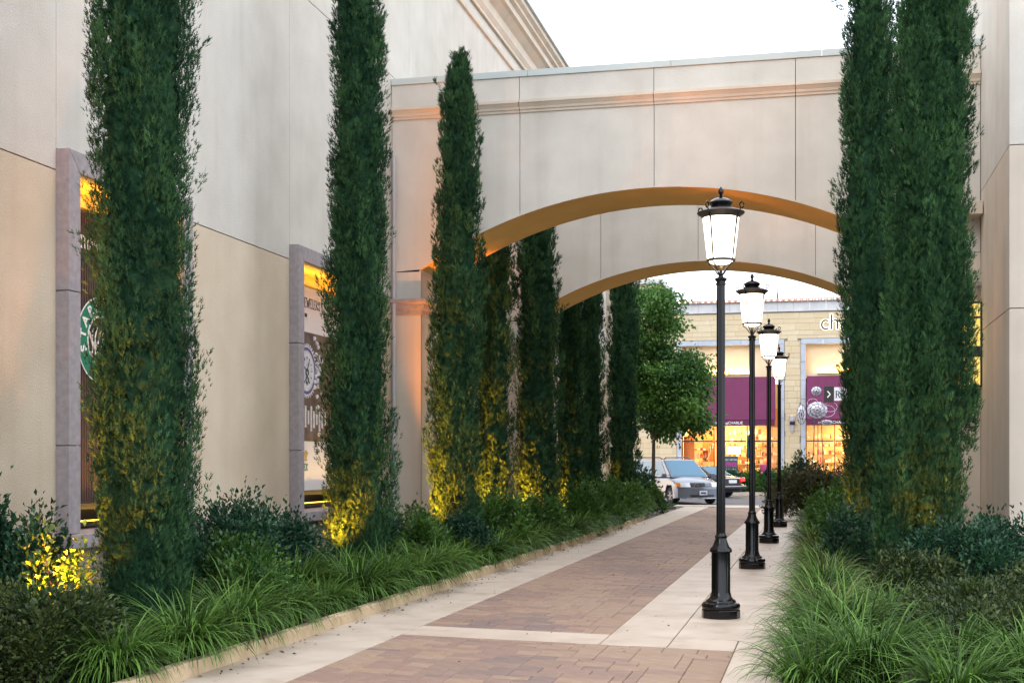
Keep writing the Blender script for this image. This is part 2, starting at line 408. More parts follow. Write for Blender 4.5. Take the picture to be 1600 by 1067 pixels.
cw = thing('concrete_walk', None, None); cw['kind'] = 'structure'
def slab(x0, x1, y0, y1, m='concrete', sk=True, zt=.002):
    g_ = .005; f_ = shear if sk else (lambda a, b: b)
    pts = [(x0 + g_, f_(x0, y0) + g_), (x1 - g_, f_(x1, y0) + g_), (x1 - g_, f_(x1, y1) - g_), (x0 + g_, f_(x0, y1) - g_)]
    MB().prism(pts, 'z', -.09, zt, m).build('slab', cw, bevel=.006)
MB().box(-5.2, -3.75, -2, 47, -.097, -.03, 'sand').build('slab_bedding', cw)
MB().box(-1.9, .3, -2, 47, -.09, -.018, 'sand').build('slab_bedding', cw)
y = 4.9
ys = [5.0, 8.1, 11.42, 12.08, 15.2, 18.3, 21.4, 24.5, 27.6, 30.7, 33.8, 36.9, 40.0, 43.5, 46.6]
for a, b in zip(ys[:-1], ys[1:]): slab(-4.62, XL, a, b, 'concrete')
slab(XL, XF, 11.42, 12.08, 'concrete_warm'); slab(XF, -1.27, 11.42, 12.08, 'concrete_warm'); slab(-1.27, XN, 11.42, 12.08, 'concrete_warm')
yr = [5, 8.1, 9.7, 11.42, 12.08, 13.35, 15.0, 16.7, 18.4, 20.1, 21.8, 23.5, 25.2, 26.9, 28.6, 30.3, 32.0, 33.7, 35.4, 37.1, 38.8, 40.5, 42.2, 44.0, 45.8]
for a, b in zip(yr[:-1], yr[1:]):
    if b > 11.5: slab(-1.27, -.25, a, b, 'concrete_warm') if a != 11.42 else slab(XN, -.25, a, b, 'concrete_warm')
    else: slab(XN, -.25, a, b, 'concrete_warm')
    if a >= 12: slab(XF, -1.27, a, b, 'concrete_warm')
# wide flared end of the walk
# kerb along the left bed, stone by stone
kb = thing('kerb', None, None); kb['kind'] = 'structure'
kc = [(-4.52, 4.5), (-4.58, 34), (-4.85, 38), (-5.4, 41.5), (-6.3, 44.2)]
def kpt(yv):
    for (xa, ya), (xb, yb) in zip(kc[:-1], kc[1:]):
        if ya <= yv <= yb: t = (yv - ya) / (yb - ya); return xa + (xb - xa) * t
    return kc[-1][0]
yk = 4.5
while yk < 44:
    y2 = min(yk + 1.52, 44.2); xa, xb = kpt(yk), kpt(y2); g_ = .004
    MB().prism([(xa, yk + g_), (xb, y2 - g_), (xb - .10, y2 - g_), (xa - .10, yk + g_)], 'z', -.1, .112 + rnd.gauss(0, .002), 'kerb_stone').build('kerb_stone', kb, bevel=.012)
    yk = y2
MB().prism([(-4.625, 4.5), (-4.685, 34), (-4.96, 38), (-5.51, 41.5), (-6.4, 44.1), (-6.95, 44.1), (-6.95, 4.5)], 'z', -.1, .07, 'soil').build('left_bed_soil', kind='structure')
MB().prism([(-.235, 4.5), (-.235, 46), (2.4, 46), (2.4, 17.95), (7, 17.95), (7, 4.5)], 'z', -.1, .05, 'soil').build('right_bed_soil', kind='structure')
MB().prism([(-12, 44.2), (-5.0, 44.2), (-4.75, 45.2), (-5.2, 47.0), (-12, 47.0)], 'z', -.1, .05, 'soil').build('lawn_soil', kind='structure')

# ---------------------------------------------------------------- left building
XW = -6.95
lb = thing('building', 'tall beige stucco building along the left side, blank wall panels and stepped cornice', 'building', (XW, 24, 0))
def lbb(x0, x1, y0, y1, z0, z1, m, name='wall_panel', bevel=.004):
    return MB().box(x0 - XW, x1 - XW, y0 - 24, y1 - 24, z0, z1, m).build(name, lb, bevel=bevel)
G_ = .006; GV = .003
bays = [(1.0, 6.2, 0), (6.2, 11.0, 0), (11.0, 13.5, 1), (13.5, 16.57, 0), (16.57, 19.77, 1), (19.77, 21.9, 0), (21.9, 28, 0), (28, 34, 0), (34, 39, 0), (39, 43.76, 0)]
for (a, b, wnd) in bays:
    if wnd:
        lbb(XW - .35, XW, a + GV, b - GV, 4.535, 8.05 - G_, 'stucco_grey')
        lbb(XW - .35, XW, a + GV, b - GV, 0, .77, 'stucco_tan')
    else:
        e0 = .11 if a in (13.5, 19.77) else 0; e1 = .11 if b in (11.0, 16.57) else 0
        if (a, b) == (13.5, 16.57): a -= 0
        lbb(XW - .35, XW, a + GV, b - GV, 0, 4.33 - G_, 'stucco_tan')
        lbb(XW - .35, XW, a + GV, b - GV, 4.33 + G_, 8.05 - G_, 'stucco_grey')
    lbb(XW - .35, XW, a + GV, b - GV, 8.05 + G_, 11.05, 'stucco_grey')
# fill beside frames above the joint
MB().box(-9, -.32, -22, 19.7, 0, 10.9, 'joint')
for (a, b) in [(1, 11.05), (13.4, 16.62), (19.7, 43.7)]: lbb(-16, XW - .33, a, b, 0, 11, 'joint', 'wall_core', 0)
for (a, b) in [(11.05, 13.4), (16.62, 19.7)]:
    lbb(-16, XW - .75, a, b, 0, 11, 'joint', 'wall_core', 0)
    lbb(XW - .74, XW - .33, a, b, 4.6, 11, 'joint', 'wall_core', 0)
    lbb(XW - .74, XW - .33, a, b, 0, .9, 'joint', 'wall_core', 0)
# end return, in pale stone
lbb(-16, XW + .12, 43.765, 44.5, 0, 11.04, 'stucco_beige', 'corner_pilaster')
# cornice: stepped mouldings
def cornice(name, prof, m):
    MB().prism([(p[0], p[1]) for p in prof], 'y', 1 - 24, 44.7 - 24, m).build(name, lb)
cornice('cornice', [(-.4, 11.06), (.06, 11.06), (.06, 11.12), (.12, 11.22), (.12, 11.42), (.18, 11.47), (.26, 11.55), (.34, 11.58), (.34, 11.72), (.42, 11.76), (.42, 11.83), (.5, 11.88), (.5, 11.99), (-.4, 11.99)], 'stucco_beige')
MB().box(-9, .56, -23, 20.8, 11.992, 12.05, 'metal_cap').build('parapet_cap', lb)
MB().prism([(0.0, 10.70), (.05, 10.72), (.05, 10.80), (0.0, 10.82)], 'y', -23, 20.7, 'stucco_beige').build('string_moulding', lb)
# grey tube added to stand for the dark gap at the inside corner
MB().tube([(XW + .07, 20.86, .1), (XW + .07, 20.86, 6.7)], .032, 'stone_grey').build('gap_tube', None)
tag(bpy.data.objects['gap_tube'], 'thin tube added for the dark gap where the first arch meets the left wall', 'tube')

# ---------------------------------------------------------------- display windows in the left wall
def display(y0, y1, label, ztop=4.53, zbot=.92):
    t = thing('display_window', label, 'display window', (XW, y0, 0), 0, 'framed poster windows in the left wall')
    W = y1 - y0; X1 = .135; J = .20
    def P(mb_, name, **k): return mb_.build(name, t, **k)
    def jamb(ya, yb):
        zs = [zbot, 1.36, 2.82 if y0 > 15 else 2.95, ztop]
        zs = [zbot, 1.75, 3.2, ztop]
        for za, zb in zip(zs[:-1], zs[1:]):
            if zb == ztop:
                # mitred against the header
                inner = yb if ya < .5 else ya
                if ya < .5: pts = [(ya, za + .004), (yb, za + .004), (yb, ztop - J - .003), (ya, ztop - .003)]
                else: pts = [(ya, za + .004), (yb, za + .004), (yb, ztop - .003), (ya, ztop - J - .003)]
                P(MB().prism(pts, 'x', -.45, X1, 'cast_stone'), 'jamb_stone', bevel=.006)
            else: P(MB().box(-.45, X1, ya, yb, za + .004, zb - .004, 'cast_stone'), 'jamb_stone', bevel=.006)
    jamb(0, J); jamb(W - J, W)
    P(MB().prism([(.006, ztop), (J + .002, ztop - J), (W - J - .002, ztop - J), (W - .006, ztop)], 'x', -.45, X1 - .001, 'cast_stone'), 'header_stone', bevel=.006)
    P(MB().box(-.45, X1 + .05, -.02, W + .02, zbot - .14, zbot - .004, 'cast_stone'), 'sill_stone', bevel=.01)
    # ochre lining of the recess
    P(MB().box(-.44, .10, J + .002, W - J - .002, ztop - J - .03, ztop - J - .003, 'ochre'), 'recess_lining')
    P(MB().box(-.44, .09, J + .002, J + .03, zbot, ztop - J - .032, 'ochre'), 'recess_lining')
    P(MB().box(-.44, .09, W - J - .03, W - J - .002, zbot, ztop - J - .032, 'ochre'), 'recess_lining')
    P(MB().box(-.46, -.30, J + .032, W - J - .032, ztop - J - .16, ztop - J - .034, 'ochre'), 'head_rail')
    P(MB().box(-.46, -.26, J + .032, W - J - .032, zbot + .20, zbot + .26, 'black_metal'), 'bottom_rail')
    P(MB().box(-.40, -.30, J + .2, W - J - .2, zbot + .02, zbot + .07, 'black_metal'), 'light_housing')
    P(MB().box(-.385, -.315, J + .22, W - J - .22, zbot + .072, zbot + .08, 'yellow_glow'), 'light_strip')
    for zz, E in ((zbot + .1, 9), ):
        L = bpy.data.lights.new('recess_light', 'AREA'); L.shape = 'RECTANGLE'; L.size = .12; L.size_y = W - 2 * J - .5; L.energy = E; L.color = (1, .58, .10)
        lo = bpy.data.objects.new('recess_light', L); COL.objects.link(lo); lo.parent = t; lo.location = (-.2, W / 2, zz); lo.rotation_euler = (R(180), 0, 0)
    L = bpy.data.lights.new('head_light', 'AREA'); L.shape = 'RECTANGLE'; L.size = .05; L.size_y = W - 2 * J - .2; L.energy = 3; L.color = (1, .60, .08)
    lo = bpy.data.objects.new('head_light', L); COL.objects.link(lo); lo.parent = t; lo.location = (-.1, W / 2, ztop - J - .22); lo.rotation_euler = (R(180), 0, 0)
    return t
PX = -.36      # poster plane inside the recess
d1 = display(11.0, 13.5, 'stone framed window with a brown ribbed poster and round green emblem, nearest in the left wall')
d2 = display(16.57, 19.77, 'stone framed window with a white jewellers poster, behind the second cypress')
def poster(t, W, rects):
    root = MB().box(PX - .02, PX, .24, W - .24, 1.12, 4.16, rects[0]).build('poster', t)
    return root
p1 = poster(d1, 2.5, ['poster_brown'])
mb = MB()
for k in range(44): mb.box(PX + .0005, PX + .010, .26 + k * .045, .26 + k * .045 + .018, 1.14, 4.14, 'poster_brown')
mb.build('poster_ribs', p1, kind='stuff')
MB().box(PX + .011, PX + .014, .26, 2.24, 3.66, 3.99, 'poster_band').build('poster_band', p1)
mb = MB(); serif_text(mb, 'THANK', .125, .014, lambda u, v_, d: (PX + .016 + d, .955 + u, 3.775 + v_), 'white_paint', xs=.92); mb.build('lettering', p1)
# round emblem: green ring, white rings, white lettering, plain white swirls in the middle
em = MB(); ECY, ECZ, ER = 1.36, 2.86, .43
def disc(mb_, r0, r1, x, m, n=48):
    pts = []
    for k in range(n):
        a = 2 * math.pi * k / n; a2 = 2 * math.pi * (k + 1) / n
        q = [(r0, a), (r1, a), (r1, a2), (r0, a2)]
        mb_.add([(x, ECY + r * math.cos(b), ECZ + r * math.sin(b)) for r, b in q] + [(x + .004, ECY + r * math.cos(b), ECZ + r * math.sin(b)) for r, b in q],
                [(4, 5, 6, 7), (0, 1, 5, 4), (2, 3, 7, 6)], m)
disc(em, .001, .45, PX + .015, 'white_paint'); disc(em, .26, .435, PX + .0175, 'emblem_green'); disc(em, .001, .235, PX + .0185, 'poster_band')
em.build('emblem', p1)
for k, ch in enumerate('STARBUCKS'):
    a = R(197 - 24 * k); r = .30
    mt = text_mesh('emblem_letter', ch, .155, 'white_paint', p1, (PX + .026, ECY + r * math.cos(a), ECZ + r * math.sin(a)), (0, 0, 0), .002, offset=.004, align='CENTER')
    # letter plane: right = +Y, up = +Z, tilted round the ring
    mt.rotation_mode = 'QUATERNION'
    base = Matrix(((0, 0, 1), (1, 0, 0), (0, 1, 0)))
    mt.rotation_quaternion = (Matrix.Rotation(a - math.pi / 2, 3, 'X') @ base).to_quaternion()
mb = MB()
for k in range(5):
    pts = [(PX + .025, ECY - .19 + .05 * k + .03 * math.sin(t * 5 + k), ECZ - .16 + t * (.30 - abs(k - 2) * .03)) for t in [i / 8 for i in range(9)]]
    mb.tube(pts, .009, 'white_paint', 5)
mb.build('emblem_swirls', p1)

p2 = poster(d2, 3.2, ['poster_white'])
MB().box(PX + .001, PX + .004, .26, 2.94, 1.90, 3.56, 'poster_photo').build('poster_photo', p2)
MB().box(PX + .0045, PX + .006, .26, 2.94, 3.50, 3.57, 'poster_white').build('poster_stripe', p2)
mb = MB(); serif_text(mb, 'US JEWELERS S', .14, .009, lambda u, v_, d: (PX + .002 + d, 1.13 + u, 3.86 + v_), 'ink', xs=.86); mb.build('lettering', p2)
mb = MB(); serif_text(mb, 'ST. 1898'.replace('9', '1').replace('8', 'B'), .05, .007, lambda u, v_, d: (PX + .002 + d, 1.34 + u, 3.72 + v_), 'ink', xs=.8, serif=False); mb.build('small_lettering', p2)
mb = MB(); serif_text(mb, 'ROLEX', .095, .013, lambda u, v_, d: (PX + .002 + d, 1.16 + u, 1.47 + v_), 'emblem_green', xs=1.1); mb.build('brand_lettering', p2)
mb = MB()
for k in range(5):
    a = R(50 + 20 * k); mb.tube([(PX + .006, 1.46, 1.63), (PX + .006, 1.46 + .09 * math.cos(a), 1.63 + .12 * math.sin(a))], .008, 'gold_ink', 5); mb.ball((PX + .008, 1.46 + .09 * math.cos(a), 1.63 + .12 * math.sin(a)), .013, 'gold_ink', 8, 4)
mb.box(PX + .002, PX + .01, 1.41, 1.51, 1.61, 1.635, 'gold_ink'); mb.build('crown_mark', p2)
# watch picture
mb = MB(); ECY, ECZ = 1.48, 2.93
for (r0, r1, m_, x) in [(.001, .37, 'poster_silver', .006), (.30, .345, 'poster_purple', .0075), (.001, .25, 'poster_white', .0078), (.001, .22, 'poster_silver', .0088)]: disc(mb, r0, r1, PX + x - .001, m_)
for k in range(36):
    a = 2 * math.pi * k / 36; c_, s_ = math.cos(a), math.sin(a)
    mb.tube([(PX + .012, ECY + .35 * c_, ECZ + .35 * s_), (PX + .012, ECY + .40 * c_, ECZ + .40 * s_)], .009, 'poster_silver', 4)
for k in range(12):
    a = 2 * math.pi * k / 12; c_, s_ = math.cos(a), math.sin(a)
    mb.tube([(PX + .016, ECY + .17 * c_, ECZ + .17 * s_), (PX + .016, ECY + .21 * c_, ECZ + .21 * s_)], .006, 'ink', 4)
for a, l in ((60, .15), (155, .19)): mb.tube([(PX + .018, ECY, ECZ), (PX + .018, ECY + l * math.cos(R(a)), ECZ + l * math.sin(R(a)))], .008, 'ink', 4)
for sgn in (1, -1):
    mb.tube([(PX + .018, ECY + .045 * math.cos(b), ECZ - .08 * 1 + .055 * sgn + .05 * math.sin(b)) for b in [i * math.pi / 6 for i in range(13)]], .010, 'ink', 4)
for k in range(9): mb.box(PX + .006, PX + .012, 1.3 + .11 * k, 1.36 + .11 * k, 2.05 + .05 * (k % 3), 2.35 + .07 * (k % 2), 'poster_silver')
for k in range(26): mb.ball((PX + .01, 1.95 + rnd.gauss(0, .10), 3.0 + rnd.gauss(0, .28)), .035, 'poster_silver', 6, 4)
mb.build('watch_picture', p2)

# ---------------------------------------------------------------- arched walls
def arch_wall(y0, thick, label, joints, ztop=7.98, group='arched walls across the walk'):
    t = thing('arched_wall', label, 'archway', (-2.5, y0, 0), 0, group)
    xl, xr = -6.945 + 2.5, 2.395 + 2.5
    hs, zs, zc = 3.94, 4.80, 5.98
    rise = zc - zs; RR = (hs * hs + rise * rise) / (2 * rise)
    def za(x): return zs - (RR - rise) + math.sqrt(max(0, RR * RR - x * x))
    N = 48
    arcp = [(-hs + 2 * hs * i / N, za(-hs + 2 * hs * i / N)) for i in range(N + 1)]
    core = [(xl, 0), (-hs - .001, 0)] + [(x, z + .004) for x, z in arcp] + [(hs + .001, 0), (xr, 0), (xr, ztop - .2), (xl, ztop - .2)]
    # spandrel and piers as one solid, panels lie on its two faces
    mb_ = MB(); F = .03
    body = MB()
    # build column by column so that the outline stays simple
    xs_ = [xl, -hs] + [a[0] for a in arcp[1:-1]] + [hs, xr]
    for a, b in zip(xs_[:-1], xs_[1:]):
        l0 = 0 if (b <= -hs + 1e-6 or a >= hs - 1e-6) else za(a)
        l1 = 0 if (b <= -hs + 1e-6 or a >= hs - 1e-6) else za(b)
        if a >= hs - 1e-6 or b <= -hs + 1e-6:
            body.add([(a, F, l0), (b, F, l1), (b, F, 7.9), (a, F, 7.9)], [(0, 1, 2, 3)], 'joint'); body.add([(a, thick - F, l0), (b, thick - F, l1), (b, thick - F, 7.9), (a, thick - F, 7.9)], [(0, 1, 2, 3)], 'joint')
        else:
            body.add([(a, F, l0), (b, F, l1), (b, F, 7.9), (a, F, 7.9)], [(0, 1, 2, 3)], 'joint'); body.add([(a, thick - F, l0), (b, thick - F, l1), (b, thick - F, 7.9), (a, thick - F, 7.9)], [(0, 1, 2, 3)], 'joint')
    body.add([(xl, F, 7.9), (xr, F, 7.9), (xr, thick - F, 7.9), (xl, thick - F, 7.9)], [(0, 1, 2, 3)], 'joint')
    body.build('wall_core', t)
    # soffit
    so = MB()
    for (a, za_), (b, zb_) in zip(arcp[:-1], arcp[1:]):
        so.add([(a, .004, za_), (b, .004, zb_), (b, thick - .004, zb_), (a, thick - .004, za_), (a, .004, za_ + .03), (b, .004, zb_ + .03), (b, thick - .004, zb_ + .03), (a, thick - .004, za_ + .03)],
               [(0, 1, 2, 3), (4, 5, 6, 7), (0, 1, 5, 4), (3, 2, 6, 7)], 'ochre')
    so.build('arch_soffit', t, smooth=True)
    for sx in (-1, 1):
        MB().box(sx * hs, sx * (hs + .03), .004, thick - .004, 0, zs - .004, 'stucco_tan').build('pier_reveal', t)
    # face panels
    zj = 7.30
    cuts = sorted([xl] + joints + [xr])
    for face in (0, 1):
        ya, yb = (0, F) if face == 0 else (thick - F, thick)
        for a, b in zip(cuts[:-1], cuts[1:]):
            a_, b_ = a + .005, b - .005
            if a < -hs:   # includes the left pier
                MB().box(xl, -hs, ya, yb, 4.31, 4.76, 'stucco_grey').build('wall_panel', t); MB().box(xl, -hs, ya, yb, 0, 4.30, 'stucco_beige').build('wall_panel', t)
            if b > hs:
                MB().box(hs, xr, ya, yb, 0, 4.76, 'stucco_beige').build('wall_panel', t)
            lo = max(a_, -hs); hi = min(b_, hs)
            low = [(lo + (hi - lo) * i / 16, max(za(lo + (hi - lo) * i / 16), 4.77) - .0) for i in range(17)]
            pts = low[:]
            if b_ > hs: pts += [(hs, 4.77), (b_, 4.77)]
            pts += [(b_, zj), (a_, zj)]
            if a_ < -hs: pts += [(a_, 4.77), (-hs, 4.77)]
            # strip the outline into convex quads
            m2 = MB(); cols = sorted(set([round(p[0], 5) for p in low] + [round(a_, 5), round(b_, 5)]))
            vs = []; fs = []
            def lowz(x):
                return max(za(x), 4.77) if -hs <= x <= hs else 4.77
            n_ = len(cols)
            for yy in (ya, yb):
                for x in cols: vs.append((x, yy, lowz(x)))
                for x in cols: vs.append((x, yy, zj))
            for i in range(n_ - 1):
                fs.append((i, i + 1, n_ + i + 1, n_ + i)); fs.append((2 * n_ + i, 3 * n_ + i, 3 * n_ + i + 1, 2 * n_ + i + 1))
                fs.append((i, 2 * n_ + i, 2 * n_ + i + 1, i + 1)); fs.append((n_ + i, n_ + i + 1, 3 * n_ + i + 1, 3 * n_ + i))
            fs.append((0, n_, 3 * n_, 2 * n_)); fs.append((n_ - 1, 3 * n_ - 1, 4 * n_ - 1, 2 * n_ - 1))
            m2.add(vs, fs, 'stucco_grey'); m2.build('wall_panel', t)
            # parapet panel above the moulding, and the moulding length itself
            s_ = -1 if face == 0 else 1
            y0_, y1_ = (-.035, F) if face == 0 else (thick - F, thick + .035)
            MB().box(a_, b_, y0_, y1_, 7.50, 7.872, 'stucco_grey').build('parapet_panel', t)
            o0 = 0 if face == 0 else thick
            prof = [(o0 - s_ * .02, 7.30), (o0 + s_ * .025, 7.30), (o0 + s_ * .03, 7.335), (o0 + s_ * .05, 7.345), (o0 + s_ * .06, 7.38), (o0 + s_ * .10, 7.43), (o0 + s_ * .115, 7.44), (o0 + s_ * .115, 7.485), (o0 - s_ * .02, 7.485)]
            MB().prism(prof, 'x', a_, b_, 'stucco_beige').build('moulding', t)
    for k in range(4):
        a = xl + (xr - xl) * k / 4; b = xl + (xr - xl) * (k + 1) / 4
        MB().box(a + .002, b - .002, -.06, thick + .06, 7.876, ztop, 'metal_cap').build('parapet_cap', t, bevel=.004)
    # capitals on both piers
    for (a, b) in ((xl, -hs), (hs, xr)):
        e0 = 0 if a == xl else 1
        mb2 = MB()
        prof = [(.02, 4.05), (.03, 4.09), (.03, 4.11), (.06, 4.15), (.075, 4.19), (.075, 4.21), (.10, 4.23), (.12, 4.25), (.12, 4.305)]
        for (r0, z0), (r1, z1) in zip(prof[:-1], prof[1:]):
            if z1 - z0 < 1e-5: continue
            def ring(r, z):
                x0 = a if a == xl else a - r; x1 = b + r if a == xl else b
                return [(x0, -r, z), (x1, -r, z), (x1, thick + r, z), (x0, thick + r, z)]
            q = ring(r0, z0) + ring(r1, z1)
            mb2.add(q, [(k, (k + 1) % 4, 4 + (k + 1) % 4, 4 + k) for k in range(4)], 'cast_stone')
        mb2.add(ring(.12, 4.305), [(0, 1, 2, 3)], 'cast_stone'); mb2.add(ring(.02, 4.05), [(0, 1, 2, 3)], 'cast_stone')
        mb2.build('capital', t)
    return t
a1 = arch_wall(20.94, 1.55, 'nearer stucco wall across the walk, broad low arch with ochre underside and metal coping', [-4.75 + 2.5, -2.55 + 2.5, -.34 + 2.5])
a2 = arch_wall(28.85, 1.55, 'further stucco arch seen through the nearer one, storefront behind it', [-4.7 + 2.5, -2.55 + 2.5, -.05 + 2.5])
# small ledge and lit case on the right pier
MB().box(2.0, 2.385, 20.55, 20.93, 5.28, 5.47, 'stucco_beige').build('ledge', None, bevel=.004)
tag(bpy.data.objects['ledge'], 'short stucco ledge high on the right pier, beside the right building', 'ledge')
lc = thing('light_box', 'yellow lit box with black bars on the right pier, mostly behind the cypress', 'light box', (2.1, 20.93, 2.75))
MB().box(-.32, .27, -.16, -.005, 0, 1.22, 'case_glow').build('glass_panel', lc)
for (x0, x1) in ((-.345, -.322), (.272, .295)): MB().box(x0, x1, -.19, -.005, -.03, 1.25, 'black_metal').build('frame', lc)
for z in (-.03, .42, 1.0, 1.222): MB().box(-.32, .27, -.185, -.161, z, z + (.03 if z != .42 else .16), 'black_metal').build('bar', lc)

# ---------------------------------------------------------------- right building
rb = thing('building', 'beige stucco building at the right edge, pale corner towards the walk', 'building', (2.4, 17.9, 0))
MB().box(.03, 9, .03, 26, 0, 12, 'joint').build('wall_core', rb)
for z0, z1, m_ in ((0, 3.57, 'stucco_beige'), (3.57, 5.67, 'stucco_beige'), (5.67, 12, 'stucco_grey')):
    MB().prism([(0, 0), (4.5, 0), (4.5, .029), (.029, .029), (.029, 3.1), (0, 3.1)], 'z', z0 + .006, z1 - .006, m_).build('wall_panel', rb, bevel=.003)
    for (a, b) in ((3.112, 9.0), (9.012, 15), (15.012, 21), (21.012, 26)):
        MB().box(0, .029, a, b, z0 + .006, z1 - .006, m_).build('wall_panel', rb, bevel=.003)
    MB().box(4.512, 9, 0, .029, z0 + .006, z1 - .006, m_).build('wall_panel', rb, bevel=.003)
MB().box(-.1, 9.1, -.1, 26.1, 12.001, 12.15, 'metal_cap').build('parapet_cap', rb)

# ---------------------------------------------------------------- street lamps
def make_lamp():
    t = thing('street_lamp', 'x', 'street lamp', (0, 0, 0)); k = 4.41 / 4.34
    def L(pr, name, m='cast_iron', seg=32, parent=t): return MB().lathe([(r, z * k) for r, z in pr], m, seg).build(name, parent, smooth=True)
    MB().lathe([(.197, .0), (.197, .078), (.19, .088)], 'cast_iron', 12).build('plinth', t, bevel=.004)
    L([(.185, .088), (.196, .10), (.198, .125), (.186, .148), (.165, .156), (.155, .16), (.15, .175), (.125, .19), (.108, .215), (.101, .245), (.096, .26), (.096, .655)], 'base_column')
    L([(.100, .655), (.112, .66), (.114, .68), (.105, .70), (.088, .715), (.072, .75), (.060, .785), (.058, .80), (.063, .808), (.063, .822), (.052, .832), (.046, .85)], 'base_collar')
    # fluted shaft
    mb_ = MB(); seg = 32; vs = []; fs = []
    zz = [.85, 3.36]
    for i, z in enumerate(zz):
        for q in range(seg):
            a = 2 * math.pi * q / seg; r = (.046 if i == 0 else .043) * (1 if q % 2 else .90); vs.append((r * math.cos(a), r * math.sin(a), z * k))
    for q in range(seg): fs.append((q, (q + 1) % seg, seg + (q + 1) % seg, seg + q))
    mb_.add(vs, fs, 'cast_iron'); mb_.build('pole', t)
    L([(.046, 3.35), (.052, 3.355), (.052, 3.368), (.046, 3.375), (.046, 3.388), (.060, 3.40), (.062, 3.418), (.052, 3.425), (.03, 3.43), (.022, 3.45), (.034, 3.458), (.034, 3.466), (.016, 3.47), (.016, 3.50)], 'pole_cap')
    L([(.014, 3.49), (.022, 3.50), (.022, 3.54), (.03, 3.545), (.03, 3.555), (.012, 3.56)], 'lamp_holder', 'brass', 14)
    # lantern: frosted glass, ring, ribs, brim, dome, finial
    gl = L([(.06, 3.562), (.10, 3.572), (.132, 3.60), (.138, 3.612), (.186, 4.030)], 'lantern_glass', 'lamp_glow', 32)
    L([(.134, 3.590), (.146, 3.594), (.148, 3.606), (.142, 3.614), (.136, 3.610)], 'lower_ring', 'bronze_dark')
    L([(.190, 4.026), (.194, 4.03), (.205, 4.05), (.232, 4.066), (.243, 4.078), (.243, 4.084), (.215, 4.092), (.185, 4.108), (.13, 4.118), (.118, 4.122)], 'brim', 'bronze_dark')
    L([(.104, 4.120), (.106, 4.135), (.098, 4.145), (.112, 4.165), (.122, 4.178), (.122, 4.186), (.108, 4.20), (.085, 4.217), (.05, 4.228), (.028, 4.236), (.016, 4.245)], 'dome', 'cast_iron')
    L([(.014, 4.243), (.022, 4.25), (.014, 4.258), (.018, 4.266), (.029, 4.285), (.027, 4.305), (.016, 4.325), (.003, 4.345)], 'finial', 'cast_iron', 16)
    for q in range(4):
        a = R(61 + 90 * q); c_, s_ = math.cos(a), math.sin(a)
        m_ = MB(); m_.tube([(.1415 * c_, .1415 * s_, 3.61 * k), (.192 * c_, .192 * s_, 4.04 * k)], .0095, 'bronze_dark', 6)
        m_.build('rib', t)
        m_ = MB(); pts = [(.142, 3.60), (.150, 3.585), (.145, 3.57), (.125, 3.565), (.10, 3.545), (.07, 3.51), (.045, 3.475), (.034, 3.464)]
        m_.tube([(r * c_, r * s_, z * k) for r, z in pts], .008, 'bronze_dark', 6); m_.build('cradle_arm', t)
        m_ = MB(); pts = [(.190, 4.00), (.212, 4.05), (.232, 4.09), (.236, 4.118)] + [(.250 + .026 * math.cos(b), 4.130 + .030 * math.sin(b)) for b in [R(200 - 40 * i) for i in range(9)]]
        m_.tube([(r * c_, r * s_, z * k) for r, z in pts], .008, 'cast_iron', 6); m_.build('scroll', t)
        if q == 3:
            m_ = MB()
            for i in range(7): m_.ball(((.200 - .0055 * i) * c_, (.200 - .0055 * i) * s_, (4.02 - .028 * i) * k), .009, 'cast_iron', 6, 4)
            m_.tube([(.205 * c_, .205 * s_, 4.04 * k), (.165 * c_, .165 * s_, 3.80 * k)], .004, 'cast_iron', 5); m_.build('leaf_drop', t)
    Ld = bpy.data.lights.new('lamp_light', 'POINT'); Ld.energy = 62; Ld.color = (1, .70, .44); Ld.shadow_soft_size = .16
    lo = bpy.data.objects.new('lamp_light', Ld); COL.objects.link(lo); lo.parent = t; lo.location = (0, 0, 3.82)
    gl.visible_shadow = True
    return t
lamp = make_lamp()
spots = [(-.97, 13.6), (-.96, 19.95), (-.94, 26.3), (-.92, 32.75)]
lab = ['nearest, tallest looking black street lamp, on the pale slabs before the first arch',
       'second lit black street lamp along the walk, in front of the first arch',
       'third lit black street lamp along the walk, standing between the two arches',
       'farthest black street lamp, beside the reddish shrub at the end of the walk']
for i, (x, y) in enumerate(spots):
    o = lamp if i == 0 else copy_tree(lamp)
    o.location = (x, y, .003); o.rotation_euler.z = R([0, 4, -5, 7][i])
    o['label'] = lab[i]; o['group'] = 'street lamps in a row along the walk'

